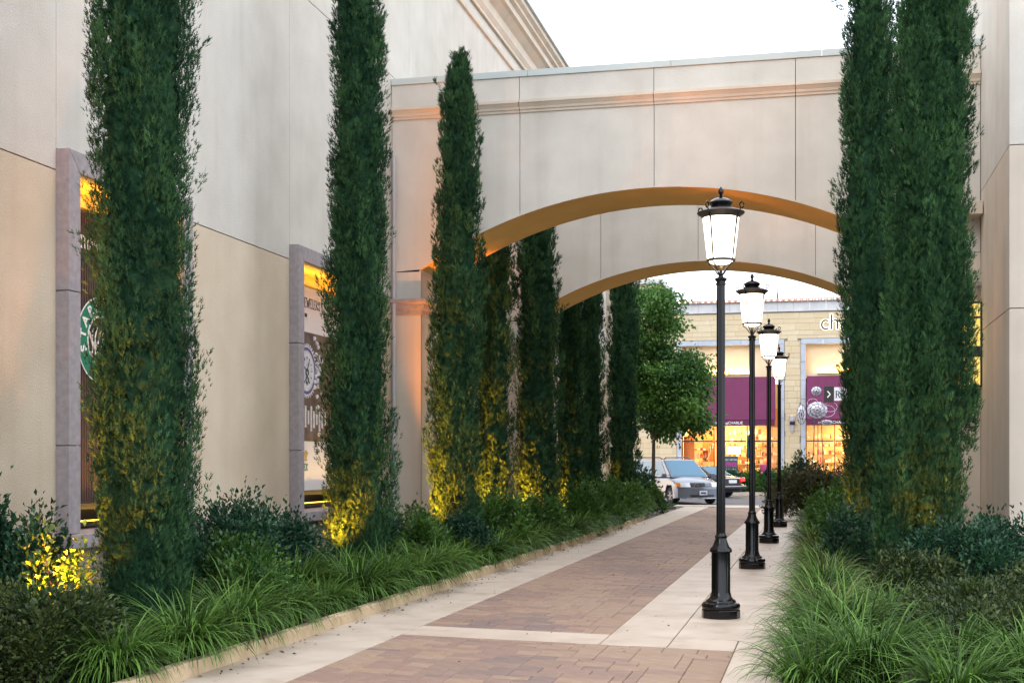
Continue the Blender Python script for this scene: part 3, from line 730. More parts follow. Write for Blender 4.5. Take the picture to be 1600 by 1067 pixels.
# ---------------------------------------------------------------- foliage
TPL = []     # one spray: central blade + side blades (side, along)
def blade(x0, y0, ang, L, w_):
    d = (math.sin(ang), math.cos(ang)); n_ = (d[1], -d[0])
    return [(x0 - n_[0] * w_, y0 - n_[1] * w_), (x0 + n_[0] * w_, y0 + n_[1] * w_), (x0 + d[0] * L, y0 + d[1] * L)]
TPL = np.array([blade(0, 0, 0, 1, .075), blade(0, .12, .75, .42, .06), blade(0, .25, -.7, .46, .06), blade(0, .48, .6, .42, .055)])
def cypress(x, y, label, H, rad, n_pl, spr, slen, seed, mat='cypress', lean=(0, 0), base_r=.92, top_start=.72, wisps=4, dens=1.0, group='tall slender cypresses', prof=None):
    rg = np.random.default_rng(seed); spr = int(spr * 1.75); rad = rad * .96; slen = slen * .68
    t = thing('cypress_tree', label, 'cypress', (x, y, .06), 0, group)
    def Rz(z):
        u = z / H
        if prof is not None: return rad * np.interp(z, [p[0] for p in prof], [p[1] for p in prof])
        return rad * np.interp(u, [0, .04, .12, .3, top_start - .06, .86, .95, 1.0], [base_r * .62, base_r * .8, base_r, .98, 1.0, .70, .34, .02])
    m_ = MB(); m_.tube([(0, 0, -.05), (lean[0] * .4, lean[1] * .4, H * .4), (lean[0] * .9, lean[1] * .9, H * .9)], min(.11, rad * .3), 'bark', 8, .012); m_.build('trunk', t, smooth=True)
    # inner mass of dark green old needles, crown shade put into the tint
    nr, seg = 150, 34
    zz = np.linspace(.05, H * .985, nr); aa = np.arange(seg) * 2 * np.pi / seg
    Z_, A_ = np.meshgrid(zz, aa, indexing='ij')
    r_ = Rz(Z_.ravel()).reshape(Z_.shape) * .60 * (1 + .08 * np.sin(3 * A_ + Z_ * 2.3 + seed) + .06 * np.sin(7 * A_ - Z_ * 5) + .16 * rg.normal(0, 1, Z_.shape).clip(-1.6, 1.3))
    vs = np.stack([lean[0] * Z_ / H + r_ * np.cos(A_), lean[1] * Z_ / H + r_ * np.sin(A_), Z_ + rg.uniform(-.02, .04, Z_.shape)], -1).reshape(-1, 3)
    ii, qq = np.meshgrid(np.arange(nr - 1), np.arange(seg), indexing='ij'); ii = ii.ravel(); qq = qq.ravel(); q2 = (qq + 1) % seg
    fs = np.stack([ii * seg + qq, ii * seg + q2, (ii + 1) * seg + q2, (ii + 1) * seg + qq], 1)
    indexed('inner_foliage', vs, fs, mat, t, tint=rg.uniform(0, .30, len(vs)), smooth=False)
    # plumes
    n = int(n_pl * dens * 2.1)
    u = rg.random(n); hz = .01 * H + u * H * .96
    ph = rg.random(n) * 2 * np.pi
    big = rg.random(n)
    lump = 1 + .10 * np.sin(1 * ph + hz * 1.3 + seed) + .07 * np.sin(2 * ph - hz * .8 + seed * 3) + .13 * np.sin(6 * ph + 1.4 * np.sin(hz * 1.7 + seed)) + .05 * np.sin(hz * 4.1 + ph * 2)
    deep = rg.random(n) < .30
    rr = Rz(hz) * np.where(deep, .50 + .15 * rg.random(n), .68 + .16 * rg.random(n)) * lump
    P0 = np.stack([rr * np.cos(ph), rr * np.sin(ph), hz], 1)
    out = np.stack([np.cos(ph), np.sin(ph), np.zeros(n)], 1)
    A = nrm(np.array([0, 0, 1.0]) + out * (.05 + .20 * rg.random((n, 1))) + rg.normal(0, .09, (n, 3)))
    PL = (.18 + .34 * big) * np.clip(Rz(hz) / rad, .45, 1)
    PR = (.035 + .040 * rg.random(n)) * (rad / .42) ** .5
    # wisps that stick out
    for k in range(wisps):
        i = rg.integers(0, n); A[i] = nrm(out[i] * .8 + np.array([0, 0, 1.0])); PL[i] = .30; P0[i] += out[i] * rad * .14; PR[i] = .03
    tt = rg.random((n, spr)) ** .85
    th = rg.random((n, spr)) * 2 * np.pi
    ref = np.where(np.abs(A[:, 2:3]) > .9, np.array([[1.0, 0, 0]]), np.array([[0, 0, 1.0]]))
    B1 = nrm(np.cross(A, ref)); B2 = np.cross(A, B1)
    pr = PR[:, None] * np.sin(np.pi * np.clip(tt * .86 + .14, 0, 1)) ** .7 * (.5 + .5 * rg.random((n, spr)) ** .5)
    rad_v = np.cos(th)[..., None] * B1[:, None] + np.sin(th)[..., None] * B2[:, None]
    base = P0[:, None] + A[:, None] * (PL[:, None] * tt)[..., None] + rad_v * pr[..., None]
    D = nrm(A[:, None] * 1.0 + rad_v * (.15 + .35 * rg.random((n, spr, 1))) + rg.normal(0, .16, (n, spr, 3)))
    Sd = nrm(np.cross(D, rg.normal(0, 1, (n, spr, 3))))
    L = slen * (.6 + .7 * rg.random((n, spr))) 
    base = base.reshape(-1, 3); D = D.reshape(-1, 3); Sd = Sd.reshape(-1, 3); L = L.reshape(-1)
    base[:, :2] += np.array(lean)[None] * (base[:, 2:3] / H)
    Nn = np.cross(D, Sd)
    T = TPL[None]                                            # 1,5,3,2
    curl = (T[..., 1] ** 2) * .18
    V = base[:, None, None] + L[:, None, None, None] * (T[..., 0:1] * Sd[:, None, None] + T[..., 1:2] * D[:, None, None] + curl[..., None] * Nn[:, None, None])
    V[..., 2] = np.maximum(V[..., 2], .02)
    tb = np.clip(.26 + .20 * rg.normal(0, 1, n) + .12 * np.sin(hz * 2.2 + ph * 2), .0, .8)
    tint = np.repeat(np.repeat(tb - .16 * deep, spr) + rg.normal(0, .09, n * spr), 12).reshape(-1, 4, 3)  # deep plumes tinted darker, the shade of the clefts put in their colour
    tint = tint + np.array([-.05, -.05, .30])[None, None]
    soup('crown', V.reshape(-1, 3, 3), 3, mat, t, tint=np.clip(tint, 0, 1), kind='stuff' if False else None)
    # small uplight is added by caller
    return t
cyp = [
 (-5.56, 10.10, 'nearest broad cypress on the left, in front of the brown poster window', 7.4, .43, 900, 20, .085, (0, 0), .72, 1.15),
 (-5.60, 15.55, 'second cypress from the left, brightly lit yellow at its foot, before the white jewellers poster', 8.7, .41, 800, 20, .10, (0, 0), .55, 1.2),
 (-5.62, 20.05, 'cypress with its pointed top visible against the first arched wall', 8.1, .43, 620, 18, .12, (.1, 0), .55, 1.12),
 (-5.95, 23.9, 'dark cypress half hidden behind the pointed one, between the two arches', 8.0, .40, 400, 15, .14, (0, 0), .7, 1.1),
 (-5.55, 26.1, 'broad cypress standing just in front of the second arch', 8.2, .50, 460, 15, .14, (0, 0), .7, 1.2),
 (-5.85, 31.3, 'first cypress beyond the second arch, dark and close to the wall', 8.4, .42, 340, 14, .17, (0, 0), .7, 1.1),
 (-5.75, 33.8, 'narrow cypress beyond the second arch, second of the three there', 8.4, .34, 260, 14, .17, (0, 0), .7, 1.1),
 (-5.62, 38.6, 'farthest cypress on the left, standing alone before the leafy street tree', 8.3, .50, 300, 15, .18, (0, 0), .8, 1.1),
]
for i, c in enumerate(cyp):
    cypress(c[0], c[1], c[2], c[3], c[4], c[5], c[6], c[7], 100 + i, 'cypress', c[8], c[10], c[9], prof=[(0, .7), (.5, .95), (1.3, 1.22), (2.2, 1.2), (3.0, .98), (3.9, 1.0), (4.6, 1.06), (5.6, .98), (6.6, .8), (7.2, .3), (7.4, .05)] if i == 0 else None)
cypress(1.30, 16.2, 'large cypress on the right of the walk, nearest the right wall corner', 8.5, .52, 1150, 20, .105, 131, 'cypress_right', (0, 0), .75, .8, wisps=10)
cypress(.80, 15.9, 'short slim cypress growing at the left foot of the large right one', 4.4, .24, 240, 18, .105, 133, 'cypress_right', (.25, .1), .9, .6, wisps=3)
cypress(.70, 19.1, 'right hand cypress beside the lamps, with loose wispy shoots near its top', 9.0, .43, 700, 18, .12, 132, 'cypress', (.0, 0), .9, .75, wisps=26)

def uplight(x, y, tx, ty, tz, E, label, spread=60, col=(1, .30, .02), z=.12):
    t = thing('ground_uplight', label, 'garden light', (x, y, .06), 0, 'uplights at the feet of the planting')
    MB().tube([(0, 0, -.04), (0, 0, .05)], .008, 'black_metal', 6).build('stake', t)
    h = MB().lathe([(.02, 0), (.03, .01), (.034, .05), (.034, .065)], 'black_metal', 12).build('housing', t, loc=(0, 0, .045), smooth=True)
    dv = (Vector((tx, ty, tz)) - Vector((x, y, .16))).normalized(); q = dv.to_track_quat('Z', 'Y')
    h.rotation_mode = 'QUATERNION'; h.rotation_quaternion = q
    MB().lathe([(.001, .0655), (.028, .0655), (.028, .0665), (.001, .0665)], 'yellow_glow', 12).build('lens', h)
    Ld = bpy.data.lights.new('uplight_beam', 'SPOT'); Ld.energy = E * 22; Ld.color = col; Ld.spot_size = R(spread); Ld.spot_blend = .9; Ld.shadow_soft_size = .03
    lo = bpy.data.objects.new('uplight_beam', Ld); COL.objects.link(lo); lo.parent = t
    lo.location = Vector((0, 0, .045)) + dv * .09; lo.rotation_mode = 'QUATERNION'; lo.rotation_quaternion = dv.to_track_quat('-Z', 'Y')
ups = [(-6.02, 9.36, -5.62, 9.85, 2.0, 26, 'small uplight in the soil at the foot of the nearest left cypress'),
       (-6.2, 14.7, -5.75, 15.35, 1.3, 46, 'small uplight in the soil before the yellow lit cypress'),
       (-6.22, 19.2, -5.75, 19.8, 1.5, 34, 'small uplight in the soil at the cypress by the first pier'),
       (-6.25, 22.9, -5.9, 23.7, 1.5, 40, 'small uplight in the soil between the two arches'),
       (-5.95, 25.5, -5.6, 25.9, 1.2, 40, 'small uplight in the soil at the cypress before the second arch'),
       (-6.1, 30.8, -5.9, 31.3, 1.3, 30, 'small uplight in the soil beyond the second arch'),
       (-5.9, 37.9, -5.6, 38.5, 1.8, 24, 'small uplight in the soil at the farthest left cypress'),
       (1.18, 15.2, 1.22, 15.75, 1.7, 16, 'small uplight in the soil at the foot of the large right cypress'),
       (-5.98, 8.95, -5.88, 9.55, 1.1, 14, 'small uplight under the bright yellow branches at the left edge'),
       (.35, 18.5, .6, 18.9, 1.2, 8, 'small uplight in the soil at the right cypress beside the lamps')]
for u_ in ups: uplight(u_[0], u_[1], u_[2], u_[3], u_[4], u_[5], u_[6])

def grass(x, y, label, h, n, seed, mat='liriope', wid=.0085, spread=.16, group='grass clumps edging the left bed', segs=5, lay=1.0):
    rg = np.random.default_rng(seed)
    az = rg.random(n) * 2 * np.pi
    br = spread * np.sqrt(rg.random(n))
    baz = az + rg.normal(0, .6, n)
    L = h * 1.0 * (.70 + .75 * rg.random(n)); wid = wid * 1.55
    t0 = .05 + .50 * rg.random(n) * lay; kap = (.7 + 1.9 * rg.random(n) ** .8) * lay
    ts = np.linspace(0, 1, segs + 1)
    pts = np.zeros((n, segs + 1, 3)); r = np.zeros(n); z = np.zeros(n)
    sway = rg.normal(0, .25, n)
    cx, cy = br * np.cos(baz), br * np.sin(baz)
    pts[:, 0] = np.stack([cx, cy, np.zeros(n)], 1)
    for i in range(segs):
        ang = t0 + kap * (ts[i] + .5 / segs) ** 1.25; d = L / segs
        a2 = az + sway * ts[i]
        cx = cx + np.sin(ang) * d * np.cos(a2); cy = cy + np.sin(ang) * d * np.sin(a2); z = z + np.cos(ang) * d
        pts[:, i + 1] = np.stack([cx, cy, np.maximum(z, .015)], 1)
    side = np.stack([-np.sin(az), np.cos(az), rg.normal(0, .25, n)], 1); side = nrm(side)
    wv = wid * (.7 + .6 * rg.random(n))[:, None] * np.interp(ts, [0, .3, .8, 1], [.8, 1, .6, .08])[None]
    Lf = pts - side[:, None] * wv[..., None] * .5; Rt = pts + side[:, None] * wv[..., None] * .5
    V = np.stack([Lf, Rt], 2).reshape(n, -1, 3)
    m = 2 * (segs + 1)
    f = np.array([[2 * i, 2 * i + 1, 2 * i + 3, 2 * i + 2] for i in range(segs)])
    F = (f[None] + (np.arange(n) * m)[:, None, None]).reshape(-1, 4)
    tn = np.clip(.34 + .09 * rg.normal() + .27 * rg.normal(0, 1, n), 0, 1)[:, None] + np.linspace(-.22, .30, segs + 1)[None]  # shade painted into the blades: tint darker at the base, lighter at the tip
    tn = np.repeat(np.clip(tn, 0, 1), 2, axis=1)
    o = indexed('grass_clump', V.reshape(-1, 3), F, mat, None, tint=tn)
    o.location = (x, y, .06); tag(o, label, 'grass clump', group); return o

def leaves(P, D, L, W, rg, fold=.25):
    """two-triangle folded leaves"""
    n = len(P); Sd = nrm(np.cross(D, rg.normal(0, 1, (n, 3)) + np.array([0, 0, 1.4]))); Nn = np.cross(Sd, D)
    a = P; b = P + D * (L * .5)[:, None] + Sd * (W * .5)[:, None] + Nn * (W * fold)[:, None]
    c = P + D * L[:, None] - Nn * (L * .12)[:, None]; d = P + D * (L * .5)[:, None] - Sd * (W * .5)[:, None] + Nn * (W * fold)[:, None]
    return np.stack([a, b, c, d], 1)
def shrub(x, y, label, rx, ry, h, n, seed, mat='leaf_teal', leaf=.045, clumps=40, stems=14, group=None, name='shrub', cat='shrub', flowers=0, fl_mat='petal', z0=.05, loose=.35):
    rg = np.random.default_rng(seed)
    t = thing(name, label, cat, (x, y, .05), 0, group)
    # clump centres in the upper shell of a dome
    a = rg.random(clumps) * 2 * np.pi; e = np.arccos(rg.random(clumps) * .98 + .0); q = .62 + .42 * rg.random(clumps) ** .7
    cc = np.stack([rx * q * np.sin(e) * np.cos(a), ry * q * np.sin(e) * np.sin(a), .15 * h + .80 * h * q * np.cos(e)], 1)
    m_ = MB()
    for i in range(clumps):
        c = cc[i % clumps]; mid = Vector((c[0] * .45 + rg.normal(0, .03), c[1] * .45 + rg.normal(0, .03), c[2] * .6))
        m_.tube([(c[0] * .08, c[1] * .08, -.02), mid, tuple(c)], .008, 'twig', 5, .003)
    m_.build('stems', t)
    n = int(n * 1.25); ci = rg.integers(0, clumps, n); sd = np.array([rx, ry, h * .9]) * .13
    off = rg.normal(0, 1, (n, 3)); P = cc[ci] + off * sd * (1 + loose * (rg.random((n, 1)) < .03) * .3)
    P[:, 2] = np.maximum(P[:, 2], .02)
    D = nrm(off * .7 + nrm(cc[ci]) * .5 + np.array([0, 0, .25]) + rg.normal(0, .4, (n, 3)))
    L = leaf * 1.2 * (.6 + .8 * rg.random(n)); W = L * (.42 + .2 * rg.random(n))
    tint = np.repeat(np.clip(.32 + .2 * rg.normal(0, 1, n) + .16 * rg.normal(0, 1, clumps)[ci], 0, 1), 4)
    soup('foliage', leaves(P, D, L, W, rg), 4, mat, t, tint=tint)
    for k in range(flowers):
        c = cc[rg.integers(0, clumps)] * (1.12 + .1 * rg.random()); c[2] += .05
        fm = MB()
        for j in range(7):
            b = 2 * math.pi * j / 7; u_ = .035
            fm.add([(0, 0, 0), (u_ * math.cos(b - .5), u_ * math.sin(b - .5), .02), (u_ * 1.3 * math.cos(b), u_ * 1.3 * math.sin(b), .03), (u_ * math.cos(b + .5), u_ * math.sin(b + .5), .02)], [(0, 1, 2, 3)], fl_mat)
        fm.ball((0, 0, .02), .018, fl_mat, 8, 5)
        fm.build('flower', t, loc=tuple(c))
    return t

# grass along the left kerb
ORD = ['first', 'second', 'third', 'fourth', 'fifth', 'sixth', 'seventh', 'eighth', 'ninth', 'tenth', 'eleventh', 'twelfth', 'thirteenth', 'fourteenth', 'fifteenth', 'sixteenth', 'seventeenth', 'eighteenth', 'nineteenth', 'twentieth', 'twenty first', 'twenty second', 'twenty third', 'twenty fourth', 'twenty fifth', 'twenty sixth', 'twenty seventh', 'twenty eighth', 'twenty ninth', 'thirtieth', 'thirty first', 'thirty second', 'thirty third', 'thirty fourth', 'thirty fifth', 'thirty sixth', 'thirty seventh', 'thirty eighth', 'thirty ninth', 'fortieth']
yg = 8.35; i = 0
while yg < 40.5:
    near = max(0, 1 - (yg - 9) / 30)
    xk = kpt(yg) - .29
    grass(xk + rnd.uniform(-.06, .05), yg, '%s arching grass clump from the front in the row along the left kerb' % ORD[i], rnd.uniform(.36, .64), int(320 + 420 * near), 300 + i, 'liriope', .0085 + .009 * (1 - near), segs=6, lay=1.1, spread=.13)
    yg += rnd.uniform(.86, 1.12) * (1 + .25 * (1 - near)); i += 1
i = 0; yg = 9.9
while yg < 38:
    near = max(0, 1 - (yg - 9) / 30)
    if min(abs(yg - c[1]) for c in cyp) > .55:
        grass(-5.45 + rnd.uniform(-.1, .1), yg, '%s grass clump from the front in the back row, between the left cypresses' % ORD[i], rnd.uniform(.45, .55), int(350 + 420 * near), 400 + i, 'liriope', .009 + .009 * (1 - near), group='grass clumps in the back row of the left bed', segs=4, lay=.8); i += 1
    yg += rnd.uniform(1.2, 1.7)
# right bed grass
rg_spots = [(.36, 9.2, .58, 1250), (1.40, 9.3, .52, 1000), (.02, 10.0, .46, 700), (.26, 11.1, .58, 1000), (.10, 12.3, .54, 800), (.08, 13.5, .52, 700), (.62, 12.6, .45, 700), (.12, 14.7, .5, 800), (.10, 15.9, .5, 750), (.10, 17.1, .5, 700),
            (.06, 18.3, .5, 650), (.05, 19.6, .5, 600), (.03, 21.0, .5, 550), (0, 22.5, .5, 500), (0, 24.2, .5, 500), (0, 26.0, .5, 450), (-.02, 28, .5, 420), (.0, 30, .5, 400), (.0, 32, .45, 380), (1.05, 10.3, .42, 600), (-.02, 8.9, .44, 600), (.85, 8.7, .46, 700), (.0, 11.6, .44, 500), (1.9, 9.6, .46, 600)]
rg_spots.sort(key=lambda q: q[1])
edge = [(q[0] - .02, *q[1:]) for q in rg_spots if q[0] < .6]; inner = [q for q in rg_spots if q[0] >= .6]
inner_lab = ['fine grass clump at the very bottom of the right bed, away from the walk', 'broad grass clump near the bottom right corner, before the olive shrubs', 'grass clump at the right edge of the picture near the bottom',
             'small grass clump among olive shrubs, behind the broad bottom right clump', 'small grass clump behind the edge row, before the grey green shrubs of the right bed']
for i, (x, y, h, n) in enumerate(edge + inner):
    n = int(n * .72); lb_ = '%s arching grass clump from the front along the right edge of the walk' % ORD[i] if i < len(edge) else inner_lab[i - len(edge)]
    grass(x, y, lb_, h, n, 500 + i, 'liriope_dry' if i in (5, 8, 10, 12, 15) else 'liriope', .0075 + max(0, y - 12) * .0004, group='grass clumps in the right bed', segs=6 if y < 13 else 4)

# shrubs
shrub(-6.0, 8.15, 'dark low shrub at the left edge, furthest from the kerb', .55, .6, .62, 7000, 599, 'leaf_olive', .036, 90, 30)
shrub(-5.38, 8.35, 'dark olive shrub filling the bottom left corner beside the kerb', .52, .62, .62, 12000, 601, 'leaf_olive', .036, 90, 30)
shrub(-6.55, 9.75, 'teal green leafy shrub at the left edge against the wall', .45, .45, 1.15, 5200, 602, 'leaf_teal', .045, 50, 16)
shrub(-5.93, 9.42, 'thin branching shrub lit bright yellow by an uplight at the left edge', .26, .26, 1.0, 700, 603, 'leaf_green', .048, 16, 14, loose=.6)
shrub(-6.2, 11.9, 'dark shrub behind the nearest left cypress under the brown poster', .5, .8, .8, 4200, 604, 'leaf_teal', .045, 50, 16)
shrub(-6.15, 13.2, 'glossy dark green shrub against the tan wall between the two poster windows', .6, .75, 1.12, 7500, 605, 'leaf_teal', .045, 60, 22)
shrub(-6.1, 14.2, 'spreading dark shrub just left of the yellow lit cypress foot', .55, .6, .95, 5200, 606, 'leaf_teal', .045, 50, 16)
shrub(-5.6, 12.1, 'low green shrub between the first two left cypresses, near the grass', .45, .6, .75, 4200, 607, 'leaf_green', .045, 45, 14)
shrub(-6.2, 17.4, 'dark shrub between the second and third left cypresses, under the jewellers poster', .5, .7, .95, 4200, 608, 'leaf_teal', .05, 45, 14)
shrub(-5.9, 18.7, 'yellow green shrub lit from below in front of the pointed cypress', .42, .5, .85, 3000, 609, 'leaf_green', .055, 40, 14)
shrub(-5.15, 21.3, 'rounded green shrub at the foot of the first arch by the kerb', .5, .8, .95, 4600, 610, 'leaf_green', .055, 55, 14)
shrub(-5.9, 22.2, 'dark shrub behind the rounded one under the first arch', .5, .6, .9, 2600, 611, 'leaf_teal', .055, 40, 10)
shrub(-5.15, 24.2, 'low green shrub between the arches next to the kerb grass', .5, .7, .85, 3200, 612, 'leaf_green', .06, 45, 10)
shrub(-5.1, 28.1, 'leafy green shrub beside the second arch pier by the kerb', .55, .9, 1.0, 3600, 613, 'leaf_green', .065, 50, 10)
shrub(-5.1, 31.0, 'bushy green shrub just beyond the second arch', .55, .9, 1.0, 3200, 614, 'leaf_green', .07, 50, 10)
shrub(-5.3, 34.8, 'green shrub before the lone farthest cypress', .6, 1.0, 1.05, 3000, 615, 'leaf_green', .075, 50, 10)
shrub(-5.35, 37.5, 'green shrub at the left of the farthest cypress foot by the kerb end', .6, .9, 1.0, 2600, 616, 'leaf_green', .08, 45, 10)
shrub(-5.45, 40.6, 'rose bush with small pale and yellow flowers in front of the silver van', .6, .7, 1.25, 2600, 617, 'leaf_teal', .08, 45, 12, name='rose_bush', cat='rose bush', flowers=14)
shrub(-4.95, 40.2, 'small bush with yellow flowers at the end of the left kerb', .35, .4, .85, 1300, 618, 'leaf_green', .08, 30, 8, name='rose_bush', cat='rose bush', flowers=8, fl_mat='petal_yellow')
shrub(-5.2, 11.35, 'low leafy green shrub pushing through the left kerb grass, nearest the camera', .36, .42, .62, 3800, 680, 'leaf_green', .04, 40, 12)
shrub(-5.25, 17.2, 'leafy green shrub in the left kerb grass between second and third cypresses', .38, .5, .78, 3600, 681, 'leaf_green', .045, 40, 12)
shrub(-5.1, 18.9, 'small dark leafy shrub by the left kerb just before the pointed cypress', .36, .5, .72, 3200, 682, 'leaf_teal', .045, 40, 12)
# right side
shrub(1.55, 14.9, 'wide shrub with pale backed leaves at the foot of the large right cypress', .70, .65, .85, 8500, 630, 'leaf_teal', .042, 70, 24)
shrub(2.12, 15.6, 'dark bushy shrub against the corner of the right building', .55, .6, .95, 6500, 631, 'leaf_teal', .045, 60, 20)
shrub(.95, 14.3, 'olive shrub with orange lit twigs in front of the large right cypress', .5, .5, .62, 4500, 632, 'leaf_olive', .04, 50, 20)
shrub(.55, 17.6, 'grey green shrub at the foot of the right cypress nearest the lamps', .45, .8, 1.0, 5000, 633, 'leaf_teal', .045, 60, 20)
shrub(1.35, 12.2, 'low olive and red leafed shrub in the middle of the right bed', .62, .65, .52, 7500, 634, 'leaf_olive', .036, 80, 24)
shrub(2.05, 12.9, 'low olive shrub at the right edge beside the building corner', .55, .6, .60, 6500, 635, 'leaf_olive', .038, 70, 20)
shrub(1.9, 11.3, 'low reddish olive shrub at the right edge of the picture', .55, .6, .50, 6500, 636, 'leaf_olive', .036, 70, 20)
shrub(1.05, 11.0, 'small dark shrub between the two nearest right grass clumps', .45, .5, .40, 4500, 637, 'leaf_olive', .036, 50, 16)
shrub(.35, 21.5, 'green bush behind the right cypress beside the walk', .45, .9, .9, 3000, 638, 'leaf_green', .06, 40, 12)
shrub(.35, 25.5, 'light green bush beside the walk under the second arch', .5, 1.2, .95, 3200, 639, 'leaf_green', .065, 45, 12)
shrub(.30, 30, 'green bush beyond the second arch on the right', .55, 1.2, 1.0, 3000, 640, 'leaf_green', .07, 45, 12)
shrub(-.30, 36.6, 'large reddish brown shrub right behind the farthest street lamp', .95, .8, 1.35, 6500, 641, 'leaf_red', .07, 90, 24)
shrub(.75, 37.2, 'reddish brown shrub to the right of the large one behind the farthest lamp', .8, .8, 1.3, 5000, 642, 'leaf_red', .07, 70, 20)
shrub(-.42, 39.8, 'rose bush with big pale pink blooms rising above the brown shrub', .5, .5, 1.75, 1500, 643, 'leaf_teal', .08, 26, 14, name='rose_bush', cat='rose bush', flowers=12)
shrub(-.95, 40.6, 'rose bush with pale blooms left of the taller one, behind the farthest lamps', .5, .5, 1.35, 1500, 644, 'leaf_green', .08, 26, 14, name='rose_bush', cat='rose bush', flowers=8)
# beds across the street
for i, (x, lbl) in enumerate([(-4.05, 'clipped green hedge bush across the street by the black car'), (-3.0, 'pale green hedge bush across the street below the store window'), (-2.0, 'green hedge bush across the street behind the third lamp'), (-.9, 'green bush below the store pier'), (.2, 'green bush before the mannequin window'), (-5.2, 'green bush across the street behind the black car')]):
    shrub(x, 65.4, lbl, .75, .8, 1.0, 2200, 650 + i, 'leaf_green' if i % 2 else 'leaf_teal', .11, 50, 8)

# lawn
rg = np.random.default_rng(77); n = 9000
P = np.stack([rg.uniform(-8.5, -4.9, n), rg.uniform(44.3, 46.9, n), np.full(n, .05)], 1)
D = nrm(np.stack([rg.normal(0, .4, n), rg.normal(0, .4, n), np.ones(n)], 1))
o = soup('lawn_grass', leaves(P, D, rg.uniform(.05, .1, n), np.full(n, .02), rg), 4, 'lawn', None, tint=np.repeat(rg.random(n), 4), kind='stuff')

# fallen leaves on beds and paving
n = 2600
P = np.stack([np.concatenate([rg.uniform(-6.8, -4.75, 1300), rg.uniform(-.2, 2.3, 900), rg.uniform(-4.5, -.4, 400)]), rg.uniform(8, 34, n), np.full(n, .0)], 1)
P[:1300, 2] = .078; P[1300:2200, 2] = .058; P[2200:, 2] = .008
P[2200:, 0] = np.where(rg.random(400) < .6, -4.5 + np.abs(rg.normal(0, .12, 400)), P[2200:, 0])
D = nrm(np.stack([rg.normal(0, 1, n), rg.normal(0, 1, n), np.abs(rg.normal(0, .12, n))], 1)); Lf = rg.uniform(.02, .045, n)
soup('fallen_leaves', leaves(P, D, Lf, Lf * .5, rg), 4, 'dry_leaf', None, tint=np.repeat(rg.random(n), 4), kind='stuff')
# street tree
def broad_tree(x, y, label, lobes, n, leaf, H, seed, trunk_r=.075):
    rg = np.random.default_rng(seed)
    t = thing('street_tree', label, 'tree', (x, y, .05))
    m_ = MB(); m_.tube([(0, 0, -.05), (.02, 0, H * .35), (-.05, 0, H * .7), (-.15, 0, H * .93)], trunk_r, 'bark', 10, .02)
    m_.build('trunk', t, smooth=True)
    m_ = MB(); Ps = []; Ds = []; tn = []
    tot = sum(l[6] for l in lobes)
    for (cx, cy, cz, rx, ry, rz, wgt) in lobes:
        k = int(26 * wgt / tot * 3) + 8
        v = nrm(rg.normal(0, 1, (k, 3))) * (.55 + .5 * rg.random((k, 1))); cc = np.array([cx, cy, cz]) + v * np.array([rx, ry, rz])
        for c in cc[:10]:
            m_.tube([(0, 0, max(.4 * H, cz - rz) * .8), ((c[0]) * .5, c[1] * .5, (c[2] + cz - rz) / 2), tuple(c)], .028, 'bark', 5, .006)
        nn = int(n * wgt / tot); ci = rg.integers(0, k, nn)
        off = rg.normal(0, 1, (nn, 3)) * np.array([.26, .26, .17])
        P = cc[ci] + off * np.array([1, 1, 1]); Ps.append(P)
        Ds.append(nrm(off * .8 + np.array([0, 0, -.35]) + rg.normal(0, .35, (nn, 3)))); tn.append(np.clip(.35 + .22 * rg.normal(0, 1, k)[ci] + .15 * rg.normal(0, 1, nn), 0, 1))
    m_.build('branches', t)
    P = np.concatenate(Ps); D = np.concatenate(Ds); tn = np.concatenate(tn); L = leaf * (.6 + .8 * rg.random(len(P)))
    soup('crown', leaves(P, D, L, L * .62, rg), 4, 'leaf_tree', t, tint=np.repeat(tn, 4))
    return t
broad_tree(-5.55, 45.3, 'leafy green street tree at the end of the walk, beyond the farthest cypress', [(-.35, 0, 6.4, 1.15, 1.2, 1.25, 1.2), (.45, 0, 4.0, 1.35, 1.3, 1.35, 1.5), (-.9, .2, 4.7, 1.0, 1.1, 1.7, .9), (.9, .2, 3.3, .75, .8, .75, .5), (1.25, .1, 4.9, .28, .3, .4, .12)], 30000, .13, 7.3, 701)
broad_tree(-8.6, 50.5, 'green tree further left, mostly behind the cypresses and the left building', [(0, 0, 5.6, 1.9, 1.7, 2.2, 1), (.9, 0, 4.2, 1.4, 1.2, 1.3, .6)], 12000, .16, 7.4, 702)

# ---------------------------------------------------------------- store across the street
YF = 68.0
sb = thing('store_building', 'tan stone storefront across the street, purple awnings and lit windows', 'building', (-2, YF, 0))
def F(mb_, name, parent=sb, **k):
    return mb_.build(name, parent, **k)
def sx(x): return x + 2
Wd = 2.2
op = [(-6.86, -1.90), (-.60, 4.36)]
# wall cores round the openings
for (a, b, z0, z1) in [(-24, -7.12, 0, 9.2), (-1.66, -.84, 0, 7.8), (4.6, 16, 0, 9.2), (-7.12, 4.6, 7.82, 9.2), (-1.66, -.84, 7.8, 7.82)]:
    F(MB().box(sx(a), sx(b), .04, .6, z0, z1, 'mortar'), 'wall_core')
for (a, b) in op:
    for (x0, x1) in ((a - .24, a), (b, b + .24)):
        z = 0
        while z < 7.54:
            z2 = min(z + .95, 7.55); F(MB().box(sx(x0) + .003, sx(x1) - .003, -.07, .6, z + .006, z2 - .006, 'stone_blue'), 'trim_stone', bevel=.01); z = z2
    x = a - .24
    while x < b + .23:
        x2 = min(x + 1.09, b + .24); F(MB().box(sx(x) + .006, sx(x2) - .006, -.07, .6, 7.552, 7.80, 'stone_blue'), 'trim_stone', bevel=.01); x = x2
